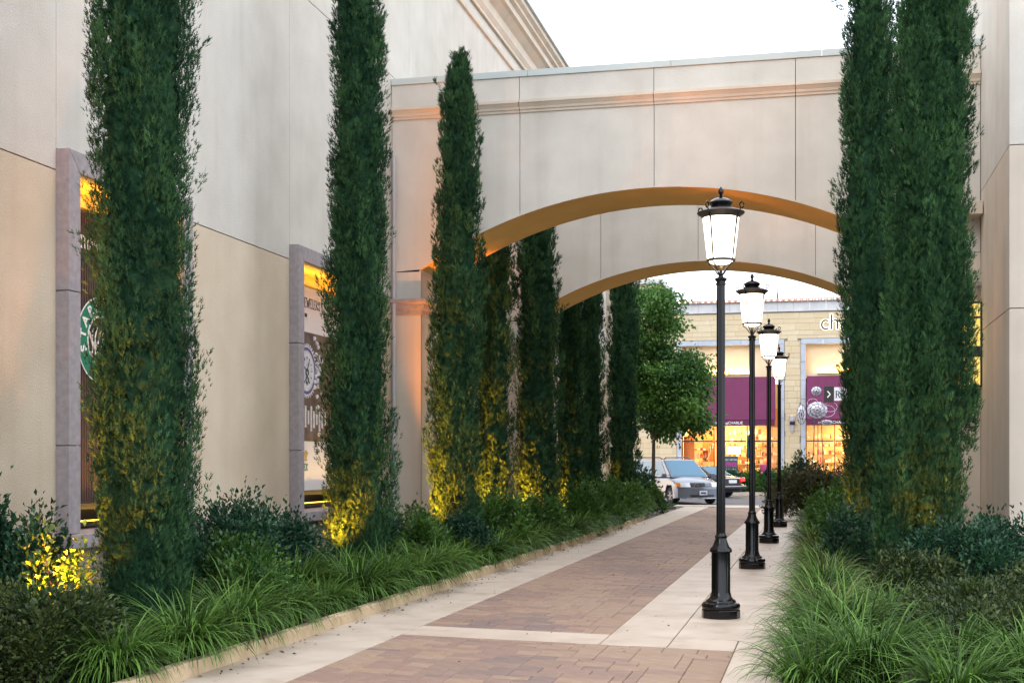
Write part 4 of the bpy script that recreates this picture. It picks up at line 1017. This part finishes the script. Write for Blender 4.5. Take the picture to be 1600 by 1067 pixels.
# stone blocks
blocks = []; z = .02; row = 0; hcol = [.24, .36, .24, .30]
while z < 9.15:
    h = hcol[row % 4]; x = -20 - (row % 3) * .31
    while x < 10:
        w_ = rnd.choice([.5, .7, .9]); x2 = x + w_
        segs = [(x, x2)]
        for (a, b) in op:
            if z + h < 7.84 - .04:
                n2 = []
                for (p, q) in segs:
                    lo, hi = a - .25, b + .25
                    if q <= lo or p >= hi: n2.append((p, q))
                    else:
                        if p < lo: n2.append((p, lo))
                        if q > hi: n2.append((hi, q))
                segs = n2
            elif z < 7.82 and z + h >= 7.80:
                pass
        for (p, q) in segs:
            if q - p > .06: blocks.append((p, q, z, min(h, 9.16 - z)))
        x = x2
    z += h; row += 1
blocks2 = []
for (p, q, z, h) in blocks:
    if z < 7.82 < z + h and (-7.1 < q and p < 4.6) and not (p > -1.66 and q < -.84): 
        h = z + h - 7.82; z = 7.82
        if h < .05: continue
    blocks2.append((p, q, z, h))
vis = [b for b in blocks2 if -9.5 < b[0] < 1.2]; vis.sort(key=lambda b: -((b[1] - b[0]) * b[3])); ids = set(id(b) for b in vis[:290])
bc = {}; rest = MB()
for b in blocks2:
    p, q, z, h = b; m_ = 'stone_tan_pale' if rnd.random() < .35 else 'stone_tan'; pr = rnd.choice([.0, .004, .008])
    if id(b) in ids:
        key = (round(q - p, 2), round(h, 2), m_)
        if key not in bc: o = F(MB().box(.004, q - p - .004, 0, .06, .005, h - .005, m_), 'stone_block'); bc[key] = o.data
        else: o = bpy.data.objects.new('stone_block', bc[key]); COL.objects.link(o); o.parent = sb
        o.location = (sx(p), -.02 - pr, z)
    else: rest.box(sx(p) + .004, sx(q) - .004, -.02 - pr, .04, z + .005, z + h - .005, m_)
F(rest, 'stone_blocks', kind='stuff')
# parapet: grey band, ledge, tiles with bulbs
F(MB().box(sx(-20), sx(10), -.10, .6, 9.2, 9.26, 'stone_grey'), 'ledge')
x = -14.0
while x < 6: F(MB().box(sx(x) + .005, sx(x + .8) - .005, -.06, .6, 9.262, 9.70, 'stone_grey'), 'parapet_stone'); x += .8
x = -14.0; k = 0
while x < 6:
    F(MB().box(sx(x) + .006, sx(x + .294), -.20, .5, 9.702, 9.86, 'terracotta'), 'coping_tile', bevel=.02)
    if -9.0 < x < 2.5: F(MB().ball((sx(x) + .15, -.235, 9.77), .034, 'bulb_glow', 8, 5), 'bulb')
    x += .3
# recess and interior
for (a, b) in op:
    F(MB().box(sx(a), sx(b), .30, .36, 5.90, 7.55, 'cream_plaster'), 'inset_wall')
    F(MB().box(sx(a) - .02, sx(a), .0, 8, 0, 7.55, 'warm_wall'), 'side_wall'); F(MB().box(sx(b), sx(b) + .02, .0, 8, 0, 7.55, 'warm_wall'), 'side_wall')
    F(MB().box(sx(a), sx(b), 6.0, 6.1, 0, 5.9, 'warm_wall'), 'back_wall')
    F(MB().box(sx(a), sx(b), .36, 6.0, .0, .25, 'store_floor'), 'store_floor')
    F(MB().box(sx(a), sx(b), .36, 6.0, 3.95, 4.05, 'cream_plaster'), 'ceiling')
    xa, xb = (-5.38, -3.44) if a < -5 else (-.03, 1.9)
    F(MB().box(sx(xa), sx(xb), .10, .20, 6.02, 6.07, 'black_metal'), 'light_bar')
    F(MB().box(sx(xa) + .03, sx(xb) - .03, .13, .18, 6.072, 6.08, 'strip_glow'), 'light_strip')
    L = bpy.data.lights.new('bar_light', 'AREA'); L.shape = 'RECTANGLE'; L.size = xb - xa; L.size_y = .06; L.energy = 14; L.color = (1, .62, .18)
    lo = bpy.data.objects.new('bar_light', L); COL.objects.link(lo); lo.parent = sb; lo.location = (sx((xa + xb) / 2), .17, 6.09); lo.rotation_euler = (R(165), 0, 0)
    # awning: sloping cloth with a valance
    x0, x1 = (-6.78, -2.12) if a < -5 else (-.55, 4.1)
    mb = MB(); mb.prism([(.02, 5.92), (.02, 5.80), (-.60, 3.70), (-.63, 3.72), (-.02, 5.92)], 'x', sx(x0), sx(x1), 'awning'); aw = F(mb, 'awning')
    F(MB().box(sx(x0), sx(x1), -.635, -.60, 3.42, 3.70, 'awning_dark'), 'valance', aw)
    for xx in (x0, x1): F(MB().prism([(.02, 5.80), (.02, 3.75), (-.58, 3.70)], 'x', sx(xx) - .01, sx(xx) + .01, 'awning'), 'awning_side', aw)
    # window: mullions, transom, panes
    mus = [a, -5.22, -3.53, b] if a < -5 else [a, .82, 1.75, 3.1, b]
    for i_, xx in enumerate(mus):
        e = .04; c0 = sx(xx) + (0 if i_ == 0 else -e / 2 if i_ < len(mus) - 1 else -e); F(MB().box(c0, c0 + e, .26, .34, .25, 5.85, 'black_metal'), 'mullion')
    for p, q in zip(mus[:-1], mus[1:]):
        for zz in (.25, 2.62, 3.9):
            F(MB().box(sx(p) + .045, sx(q) - .045, .265, .335, zz, zz + (.06 if zz > 1 else .12), 'black_metal'), 'transom')
        for (z0, z1) in ((.37, 2.62), (2.68, 3.9)):
            F(MB().box(sx(p) + .045, sx(q) - .045, .297, .303, z0, z1, 'clear_glass'), 'window_pane')
    for (lx, ly, le) in (((a + b) / 2 - 1.3, 1.6, 75), ((a + b) / 2 + 1.3, 1.6, 75), ((a + b) / 2, 4.4, 75)):
        F(MB().box(sx(lx) - .35, sx(lx) + .35, ly - .12, ly + .12, 3.90, 3.94, 'store_glow'), 'ceiling_lamp')
        L = bpy.data.lights.new('store_light', 'AREA'); L.size = 1.2; L.energy = le; L.color = (1, .74, .40)
        lo = bpy.data.objects.new('store_light', L); COL.objects.link(lo); lo.parent = sb; lo.location = (sx(lx), ly, 3.88)
# tower block behind the left part
tw = thing('tower_block', 'pale stone tower block rising behind the left end of the storefront', 'building', (-10, 68.7, 0))
MB().box(-4, 1.9, 0, 7, 0, 10.9, 'stone_tan_pale').build('tower_wall', tw); MB().box(-4.2, 2.1, -.2, 7.2, 10.902, 11.15, 'stone_grey').build('tower_cap', tw, bevel=.02)
for z in [9.0 + .32 * i for i in range(6)]: MB().box(-4.01, 1.915, -.015, 7.01, z, z + .012, 'stone_grey').build('stone_course', tw)
# fascia lettering (halo lit) and valance lettering
for (nm, m_, off, yy) in (('sign_halo', 'halo_glow', .028, -.035), ('sign_lettering', 'sign_dark', 0, -.085)):
    text_mesh(nm, 'charming charlie', 1.12, m_, sb, (sx(.10), yy, 8.24), (R(90), 0, 0), .012, offset=off, xs=.92)
text_mesh('valance_lettering', 'charmingCHARLIE', .19, 'white_paint', sb, (sx(-5.15), -.645, 3.50), (R(90), 0, 0), .004)
text_mesh('valance_lettering', 'charmingCHARLIE', .19, 'white_paint', sb, (sx(.02), -.645, 3.50), (R(90), 0, 0), .004)
# shelves with goods
gm_ = ['goods_white', 'goods_gold', 'goods_brown', 'goods_orange', 'goods_red', 'goods_cream', 'goods_gold', 'goods_white', 'goods_cream']
def shelf(x, y, wd, h, label, dense=26, z0=.25):
    t = thing('shelf_unit', label, 'shelf', (x, y, z0), 0, 'shelves of goods in the lit store windows')
    for sx_ in (0, wd - .04): MB().box(sx_, sx_ + .04, 0, .35, 0, h, 'shelf_wood').build('side_panel', t)
    nz = int(h / .38)
    for k in range(nz):
        z = h * k / nz; MB().box(.042, wd - .042, .0, .35, z, z + .03, 'shelf_wood').build('shelf_board', t)
        m_ = MB(); xx = .05
        while xx < wd - .16:
            w_ = rnd.uniform(.05, .15); hh = rnd.uniform(.08, .30); mm = rnd.choice(gm_)
            if rnd.random() < .5: m_.lathe([(w_ * .45, 0), (w_ * .5, hh * .5), (w_ * .2, hh * .8), (w_ * .25, hh)], mm, 8, xx + w_ / 2, .14 + rnd.uniform(-.05, .05), z + .032)
            else: m_.box(xx, xx + w_, .03, .25, z + .032, z + .032 + hh, mm)
            xx += w_ + rnd.uniform(.01, .05)
        m_.build('goods', t, kind='stuff')
    return t
shelf(-6.5, 69.6, .9, 2.3, 'pale shelves of goods at the left end of the store window')
shelf(-5.05, 69.2, 1.45, 1.1, 'low shelf of goods behind the dark free placard')
shelf(-3.35, 69.5, 1.35, 2.9, 'tall crowded shelf behind the third lamp post in the store window')
shelf(-4.8, 72.9, 2.4, 3.2, 'back wall shelf seen through the middle of the store window')
shelf(.9, 69.3, .8, 1.4, 'small shelf of goods right of the white dress')
shelf(-.2, 72.9, 3.0, 3.0, 'back wall shelf behind the mannequin window')
tag(MB().box(-6.8, -6.25, 68.5, 68.6, .25, 2.9, 'orange_wall').build('display_screen'), 'orange display panel at the left end of the store window', 'panel')
tag(MB().box(-5.95, -5.3, 69.9, 70.0, .25, 3.0, 'orange_wall').build('display_screen'), 'orange red back panel behind the brown statue display', 'panel')
tag(MB().box(-4.75, -4.05, 71.2, 71.3, 2.0, 2.4, 'store_glow').build('lit_display'), 'glowing light panel hanging in the store behind the free placard', 'light')
tag(MB().box(-3.55, -3.32, 68.40, 68.43, 1.78, 2.95, 'sign_blue').build('hanging_banner'), 'narrow blue banner in the store window behind the second lamp post', 'banner')
tag(MB().box(-2.42, -1.98, 67.9, 68.22, 3.35, 4.3, 'goods_orange').build('window_banner'), 'orange banner at the right end of the awning', 'banner')
m_ = MB()
for k in range(9): m_.tube([(-5.75 + .05 * k, 69.6, 1.6 + .1 * k), (-5.6 + .03 * k + .08 * math.sin(k), 69.6, 2.0 + .08 * k)], .03, 'goods_white' if k % 2 else 'goods_brown', 6)
m_.box(-5.85, -5.35, 69.4, 69.8, .25, 1.6, 'goods_gold')
tag(m_.build('display_stand'), 'stand with a brown and white decoration in the store window left of the lamp post', 'display stand')
m_ = MB(); m_.ball((-2.55, 68.9, 1.55), .23, 'goods_orange', 12, 8, 1.1); m_.tube([(-2.62, 68.9, 1.72), (-2.72, 68.9, 1.98), (-2.6, 68.9, 2.05)], .035, 'goods_orange', 6); m_.tube([(-2.55, 68.9, .2), (-2.55, 68.9, 1.4)], .03, 'goods_brown', 6)
tag(m_.build('ornament'), 'round orange ornament above the magenta free poster', 'ornament')
def placard(x, y, z, w_, h, bg_, label, legs=True):
    t = thing('placard', label, 'sign', (x, y, 0)); MB().box(0, w_, 0, .03, z, z + h, bg_).build('board', t, bevel=.006)
    if legs: MB().tube([(w_ / 2, .02, .1), (w_ / 2, .02, z)], .015, 'black_metal', 6).build('post', t); MB().box(w_ / 2 - .2, w_ / 2 + .2, -.1, .14, .06, .1, 'black_metal').build('foot', t)
    return t
t = placard(-4.62, 67.45, .92, .66, .95, 'sign_slate', 'dark blue placard reading buy 1 get one free, before the store window')
MB().box(.01, .65, -.008, -.001, .93, 1.17, 'sign_blue').build('blue_band', t)
text_mesh('lettering', 'BUY 1 GET ONE', .10, 'white_paint', t, (.33, -.006, 1.66), (R(90), 0, 0), .003, align='CENTER', xs=.8)
text_mesh('lettering', 'FREE', .29, 'sign_magenta', t, (.33, -.006, 1.36), (R(90), 0, 0), .003, align='CENTER', xs=.95, offset=.006)
text_mesh('lettering', 'EVERYTHING', .08, 'white_paint', t, (.33, -.012, 1.19), (R(90), 0, 0), .002, align='CENTER')
t = placard(-2.88, 68.42, .6, .48, .85, 'sign_magenta', 'magenta poster reading free inside the store window')
text_mesh('lettering', 'FREE', .19, 'white_paint', t, (.24, -.006, .93), (R(90), 0, 0), .003, align='CENTER', xs=.95, offset=.004)
text_mesh('lettering', 'FREE', .19, 'white_paint', t, (.24, -.006, .72), (R(90), 0, 0), .003, align='CENTER', xs=.95, offset=.004)
# dressed mannequin
t = thing('mannequin', 'headless looking display mannequin in a cream dress behind the right store window', 'mannequin', (-.28, 68.7, .25))
MB().lathe([(.22, .45), (.19, .7), (.13, .98), (.11, 1.06), (.15, 1.22), (.155, 1.32), (.08, 1.40)], 'white_cloth', 16).build('dress', t, smooth=True)
MB().lathe([(.055, 1.39), (.045, 1.44), (.07, 1.50), (.085, 1.58), (.075, 1.66), (.03, 1.70)], 'white_cloth', 14).build('head', t, smooth=True)
for s_ in (-1, 1): MB().tube([(s_ * .15, 0, 1.32), (s_ * .22, -.02, 1.1), (s_ * .20, -.08, .85)], .035, 'white_cloth', 8, .022).build('arm', t, smooth=True)
MB().tube([(0, 0, 0), (0, 0, .46)], .02, 'black_metal', 8).build('stand', t)
# wall sconce
t = thing('wall_sconce', 'silver wall sconce with dark band on the stone pier between the store windows', 'wall lamp', (-1.26, YF - .03, 3.45))
MB().lathe([(.10, .18), (.13, .25), (.14, .45), (.13, .47)], 'silver_tile', 10, 0, -.05, 0).build('upper_shade', t)
MB().lathe([(.02, -.42), (.08, -.25), (.11, -.02), (.10, .0)], 'silver_tile', 10, 0, -.05, 0).build('lower_shade', t)
MB().lathe([(.125, .0), (.13, .03), (.13, .15), (.12, .18)], 'black_metal', 10, 0, -.05, 0).build('band', t)
# directional sign with arrow head and R
t = thing('projecting_sign', 'dark projecting sign with a white arrow head beside the right cypress', 'sign', (.28, 64.4, 4.42))
MB().box(0, .46, 0, .06, 0, .78, 'sign_dark').build('arrow_panel', t, bevel=.01); MB().box(.475, 1.3, 0, .05, .08, .72, 'poster_white').build('letter_panel', t, bevel=.008)
mb = MB(); serif_text(mb, '>', .30, .035, lambda u, v_, d: (.16 + u, -.004 - d, .24 + v_), 'white_paint', serif=False); mb.build('arrow_mark', t)
mb = MB(); serif_text(mb, 'R', .32, .04, lambda u, v_, d: (.54 + u, -.004 - d, .22 + v_), 'ink'); mb.build('lettering', t)
MB().tube([(1.32, .03, -4.35), (1.32, .03, .9)], .04, 'black_metal', 8).build('post', t)
# wire and tile sculpture on poles
t = thing('sculpture', 'silver tile and wire garden sculpture on thin poles before the right store window', 'sculpture', (-.35, 64.6, .12))
def facet(cx, cz, rx, rz, nrow, name, dome=.18):
    m_ = MB(); w_ = MB(); pts = {}
    for i_ in range(nrow + 1):
        n_ = 6 + 2 * i_
        for j in range(n_):
            a = 2 * math.pi * j / n_ + i_ * .4; r = i_ / nrow
            pts[(i_, j)] = (cx + rx * r * math.cos(a), -dome * (1 - r * r), cz + rz * r * math.sin(a))
    for i_ in range(nrow):
        n_ = 6 + 2 * (i_ + 1)
        for j in range(n_):
            a = pts[(i_ + 1, j)]; b = pts[(i_ + 1, (j + 1) % n_)]; k_ = int(round(j * (6 + 2 * i_) / n_)) % (6 + 2 * i_); c = pts[(i_, k_)]; d = pts[(i_, (k_ + 1) % (6 + 2 * i_))]
            w_.tube([a, b], .012, 'black_metal', 4); w_.tube([a, c], .010, 'black_metal', 4)
            cen = [(a[q] + b[q] + c[q]) / 3 for q in range(3)]
            m_.add([[cen[q] + (v_[q] - cen[q]) * .88 for q in range(3)] for v_ in (a, b, c)], [(0, 1, 2)], 'silver_tile')
            cen = [(b[q] + d[q] + c[q]) / 3 for q in range(3)]
            m_.add([[cen[q] + (v_[q] - cen[q]) * .88 for q in range(3)] for v_ in (b, d, c)], [(0, 1, 2)], 'silver_tile')
    o = m_.build(name, t); w_.build('wire_frame', o)
facet(.32, 3.95, .50, .42, 3, 'shell'); facet(-.42, 3.75, .22, .48, 2, 'wing', .06); facet(.28, 4.85, .26, .24, 2, 'head'); facet(.75, 3.35, .32, .14, 2, 'tail', .05)
for k, (x, r) in enumerate(((.1, .25), (.95, .3), (.8, .35))):
    MB().tube([(x + r * math.cos(b), 0, 4.3 + r * .8 * math.sin(b) - k * .2) for b in [2 * math.pi * q / 12 for q in range(13)]], .011, 'silver_tile', 5).build('wire_loop', t)
for (x, x2) in ((.05, .2), (.35, .35), (.65, .5)): MB().tube([(x, 0, 0), (x2, 0, 3.7)], .022, 'bronze_dark', 6).build('pole', t)
# a far bird-like spire ornament on the roof
m_ = MB(); m_.tube([(0, 0, 0), (0, 0, .35)], .05, 'black_metal', 6, .04); m_.lathe([(.07, .3), (.06, .4), (.02, .7)], 'stone_blue', 6)
o = m_.build('roof_ornament', None, loc=(-2.0, 68.3, 9.87)); tag(o, 'small dark pointed fitting on the store parapet against the sky', 'roof fitting')

# ---------------------------------------------------------------- cars
def side_poly(pts, wheels, r, zb):
    """closed side outline with wheel arch cutouts; pts = upper outline front -> back"""
    out = list(pts); 
    bot = []
    for wx in sorted(wheels):
        n_ = 9
        for i_ in range(n_ + 1):
            a = math.pi - math.pi * i_ / n_; bot.append((wx + r * math.cos(a), zb + (r * 1.55) * math.sin(a) if i_ not in (0, n_) else zb))
    return out + bot
def car(name, label, loc, rz, upper, green, wheels, wr, W, paint, lights):
    t = thing(name, label, 'car', loc, rz)
    poly = side_poly(upper, wheels, wr + .07, .22)
    # lower body: lofted across the width so that sides are rounded and nose is tapered
    stn = [-1, -.97, -.86, -.4, 0, .4, .86, .97, 1]
    vs = []; n_ = len(poly); xm = max(p[0] for p in poly); xn = min(p[0] for p in poly)
    for s_ in stn:
        for (x, z) in poly:
            a = abs(s_); xx = x; zz = z
            nose = max(0, (x - (xm - .8)) / .8); tail = max(0, ((xn + .5) - x) / .5)
            xx -= (nose * .36 * a ** 2.2) if x > xm - .8 else 0; xx += tail * .16 * a ** 2.5
            if z > .8: zz = z - (.10 * a ** 4)
            yv = s_ * W / 2 * (1 - .05 * nose) * (1 - .05 * tail)
            if z > .9: yv *= .965
            if a > .98: zz = zz * .97 + .015; xx = xx * .992
            vs.append((xx, yv, zz))
    fs = []
    for k in range(len(stn) - 1):
        for i_ in range(n_): fs.append((k * n_ + i_, k * n_ + (i_ + 1) % n_, (k + 1) * n_ + (i_ + 1) % n_, (k + 1) * n_ + i_))
    fs.append(tuple(range(n_))[::-1]); fs.append(tuple((len(stn) - 1) * n_ + q for q in range(n_)))
    body = MB().add(vs, fs, paint).build('body', t, smooth=True)
    # greenhouse: base line points (x,z) front->back, roof line points
    (bx0, bz0), (rx0, rz0), (rx1, rz1), (bx1, bz1) = green
    wb, wr_ = W / 2 * .93, W / 2 * .72
    cs = [(bx0, -wb * .93, bz0), (bx0, wb * .93, bz0), (rx0, wr_, rz0), (rx0, -wr_, rz0), (bx1, -wb, bz1), (bx1, wb, bz1), (rx1, wr_, rz1), (rx1, -wr_, rz1)]
    MB().add(cs, [(0, 1, 2, 3), (4, 7, 6, 5), (3, 2, 6, 7), (0, 3, 7, 4), (1, 5, 6, 2)], paint).build('cabin', t, smooth=False, bevel=.07, bseg=3)
    def quad(a, b, c, d, u0, u1, v0, v1, name, off=.012, m='car_glass'):
        a, b, c, d = map(Vector, (a, b, c, d)); nn = (b - a).cross(d - a).normalized()
        def Pp(u, v): return (a * (1 - u) + b * u) * (1 - v) + (d * (1 - u) + c * u) * v
        q = [Pp(u0, v0), Pp(u1, v0), Pp(u1, v1), Pp(u0, v1)]
        cen = sum(cs_v, Vector()) / 8
        if (q[0] - cen).dot(nn) < 0: nn = -nn
        MB().add([p + nn * off for p in q] + [p - nn * .02 for p in q], [(0, 1, 2, 3), (4, 5, 6, 7), (0, 1, 5, 4), (1, 2, 6, 5), (2, 3, 7, 6), (3, 0, 4, 7)], m).build(name, t)
    cs_v = [Vector(p) for p in cs]
    quad(cs[0], cs[1], cs[2], cs[3], .05, .95, .06, .93, 'windscreen')
    quad(cs[4], cs[5], cs[6], cs[7], .10, .90, .12, .90, 'rear_window')
    for (A, B, C_, D_) in ((cs[0], cs[4], cs[7], cs[3]), (cs[1], cs[5], cs[6], cs[2])):
        for (u0, u1) in ((.09, .36), (.385, .66), (.685, .93)): quad(A, B, C_, D_, u0, u1, .12, .88, 'side_window')
    for wx in wheels:
        for s_ in (-1, 1):
            wv = MB(); prof = [(wr * .62, -.10), (wr * .95, -.10), (wr, -.07), (wr, .07), (wr * .95, .10), (wr * .62, .10)]
            wv.lathe(prof, 'rubber', 24); tyre = wv.build('wheel', t, smooth=True, loc=(wx, s_ * (W / 2 - .13), wr)); tyre.rotation_euler = (R(90), 0, 0)
            rm = MB(); rm.lathe([(wr * .63, -.08), (wr * .63, .08), (wr * .55, .085), (wr * .5, .05), (.06, .06), (.05, .08), (.001, .08)] if s_ < 0 else [(.001, -.08), (.05, -.08), (.06, -.06), (wr * .5, -.05), (wr * .55, -.085), (wr * .63, -.08), (wr * .63, .08)], 'plastic_dark', 20)
            for q in range(6):
                a = 2 * math.pi * q / 6; sg = 1 if s_ < 0 else -1
                rm.tube([(.03 * math.cos(a), .03 * math.sin(a), sg * .085), (wr * .58 * math.cos(a), wr * .58 * math.sin(a), sg * .085)], .024, 'alloy', 6)
            rm.tube([(wr * .6 * math.cos(2 * math.pi * q / 20), wr * .6 * math.sin(2 * math.pi * q / 20), (1 if s_ < 0 else -1) * .085) for q in range(21)], .014, 'alloy', 5)
            rm.build('rim', tyre)
    lights(t, W)
    return t
def van_parts(t, W):
    # along the curved nose
    def nose(y, x0=2.42): return x0 - .36 * (abs(y) / (W / 2)) ** 2.2
    def strip(y0, y1, z0, z1, m, name, x0=2.42, off=.015, n_=8, sl=0, parent=None):
        mb_ = MB(); vs = []
        for k in range(n_ + 1):
            y = y0 + (y1 - y0) * k / n_; x = nose(y, x0) + off
            vs += [(x, y, z0), (x - sl, y, z1), (x - .06, y, z0), (x - .06 - sl, y, z1)]
        fs = []
        for k in range(n_): a = 4 * k; b = a + 4; fs += [(a, b, b + 1, a + 1), (a + 1, b + 1, b + 3, a + 3), (a, a + 2, b + 2, b)]
        fs += [(0, 1, 3, 2), (4 * n_, 4 * n_ + 2, 4 * n_ + 3, 4 * n_ + 1)]
        mb_.add(vs, fs, m); return mb_.build(name, parent or t)
    for s_ in (-1, 1):
        strip(s_ * .46, s_ * .80, .66, .83, 'headlamp', 'headlight', 2.42, .0, sl=.09); strip(s_ * .78, s_ * .90, .67, .82, 'amber', 'indicator', 2.42, .012, sl=.08)
        strip(s_ * .55, s_ * .80, .30, .38, 'plastic_dark', 'fog_lamp_recess', 2.46, .004)
        MB().box(1.18, 1.33, s_ * (W / 2 + .02) - .09 * (1 if s_ < 0 else -1) - .10, s_ * (W / 2 + .02) - .09 * (1 if s_ < 0 else -1) + .10, 1.02, 1.17, 'car_silver').build('wing_mirror', t, bevel=.03)
    g_ = strip(-.42, .42, .69, .82, 'plastic_dark', 'grille', 2.42, .004, sl=.06)
    for z in (.70, .745, .79): strip(-.42, .42, z, z + .018, 'chrome', 'grille_bar', 2.42 - (z - .69) * .45, .018, parent=t)
    MB().lathe([(.001, -.01), (.055, -.01), (.055, .01), (.001, .01)], 'chrome', 16).build('badge', t, loc=(2.415, 0, .755)).rotation_euler = (0, R(90), 0)
    bmp = strip(-.90, .90, .26, .585, 'car_silver', 'bumper', 2.50, .0, 12)
    strip(-.50, .50, .29, .37, 'plastic_dark', 'air_intake', 2.50, .006)
    strip(-.80, .80, .22, .262, 'chrome', 'bumper_lip', 2.50, -.02)
    MB().box(2.505, 2.52, -.16, .16, .36, .53, 'plate').build('number_plate', t); MB().box(2.521, 2.524, -.11, .11, .41, .47, 'plate_ink').build('plate_number', t)
    for s_ in (-.5, .5): MB().tube([(1.30, s_, 1.085), (1.22, s_ - .5, 1.10)], .012, 'plastic_dark', 5).build('wiper', t)
    for s_ in (-1, 1): MB().tube([(.2, s_ * .60, 1.72), (.0, s_ * .60, 1.785), (-1.9, s_ * .60, 1.785), (-2.1, s_ * .60, 1.72)], .022, 'plastic_dark', 6).build('roof_rail', t)
van_up = [(-2.45, .24), (-2.50, .55), (-2.46, .95), (-2.40, 1.06), (1.30, 1.06), (1.75, .985), (2.15, .88), (2.36, .76), (2.42, .64), (2.44, .45), (2.40, .24)]
car('minivan', 'silver minivan parked at the end of the walk, in front of the black car', (-5.55, 51.9, -.02), R(-57.5), [p for p in van_up[::-1]], ((1.42, 1.03), (.48, 1.70), (-2.22, 1.72), (-2.46, 1.03)), (-1.42, 1.52), .33, 1.86, 'car_silver', van_parts)
def sedan_parts(t, W):
    for s_ in (-1, 1):
        MB().box(-2.34, -2.20, s_ * .72 - .16, s_ * .72 + .16, .72, .90, 'tail_red').build('tail_light', t, bevel=.03)
        MB().box(2.1, 2.25, s_ * .66 - .16, s_ * .66 + .16, .62, .74, 'headlamp').build('headlight', t, bevel=.03)
    MB().box(-2.37, -2.30, -.26, .26, .66, .80, 'plate').build('number_plate', t); MB().box(-2.372, -2.31, -.5, .5, .855, .90, 'chrome').build('trim_strip', t)
    MB().box(-2.46, -2.25, -.84, .84, .36, .58, 'car_black').build('rear_bumper', t, bevel=.05); MB().box(-2.468, -2.40, -.80, .80, .50, .525, 'chrome').build('bumper_trim', t)
    for s_ in (-1, 1): MB().box(.75, .92, s_ * .95 - .08, s_ * .95 + .08, .92, 1.04, 'car_black').build('wing_mirror', t, bevel=.03)
sed_up = [(2.30, .24), (2.34, .50), (2.28, .70), (2.0, .80), (.95, .93), (-1.45, .98), (-2.05, .98), (-2.30, .92), (-2.36, .60), (-2.32, .24)]
car('sedan', 'black sedan seen from behind, mostly hidden by the silver minivan', (-5.6, 61.0, -.02), R(143), sed_up, ((1.05, .92), (.30, 1.40), (-.85, 1.42), (-1.75, .95)), (-1.35, 1.42), .32, 1.78, 'car_black', sedan_parts)
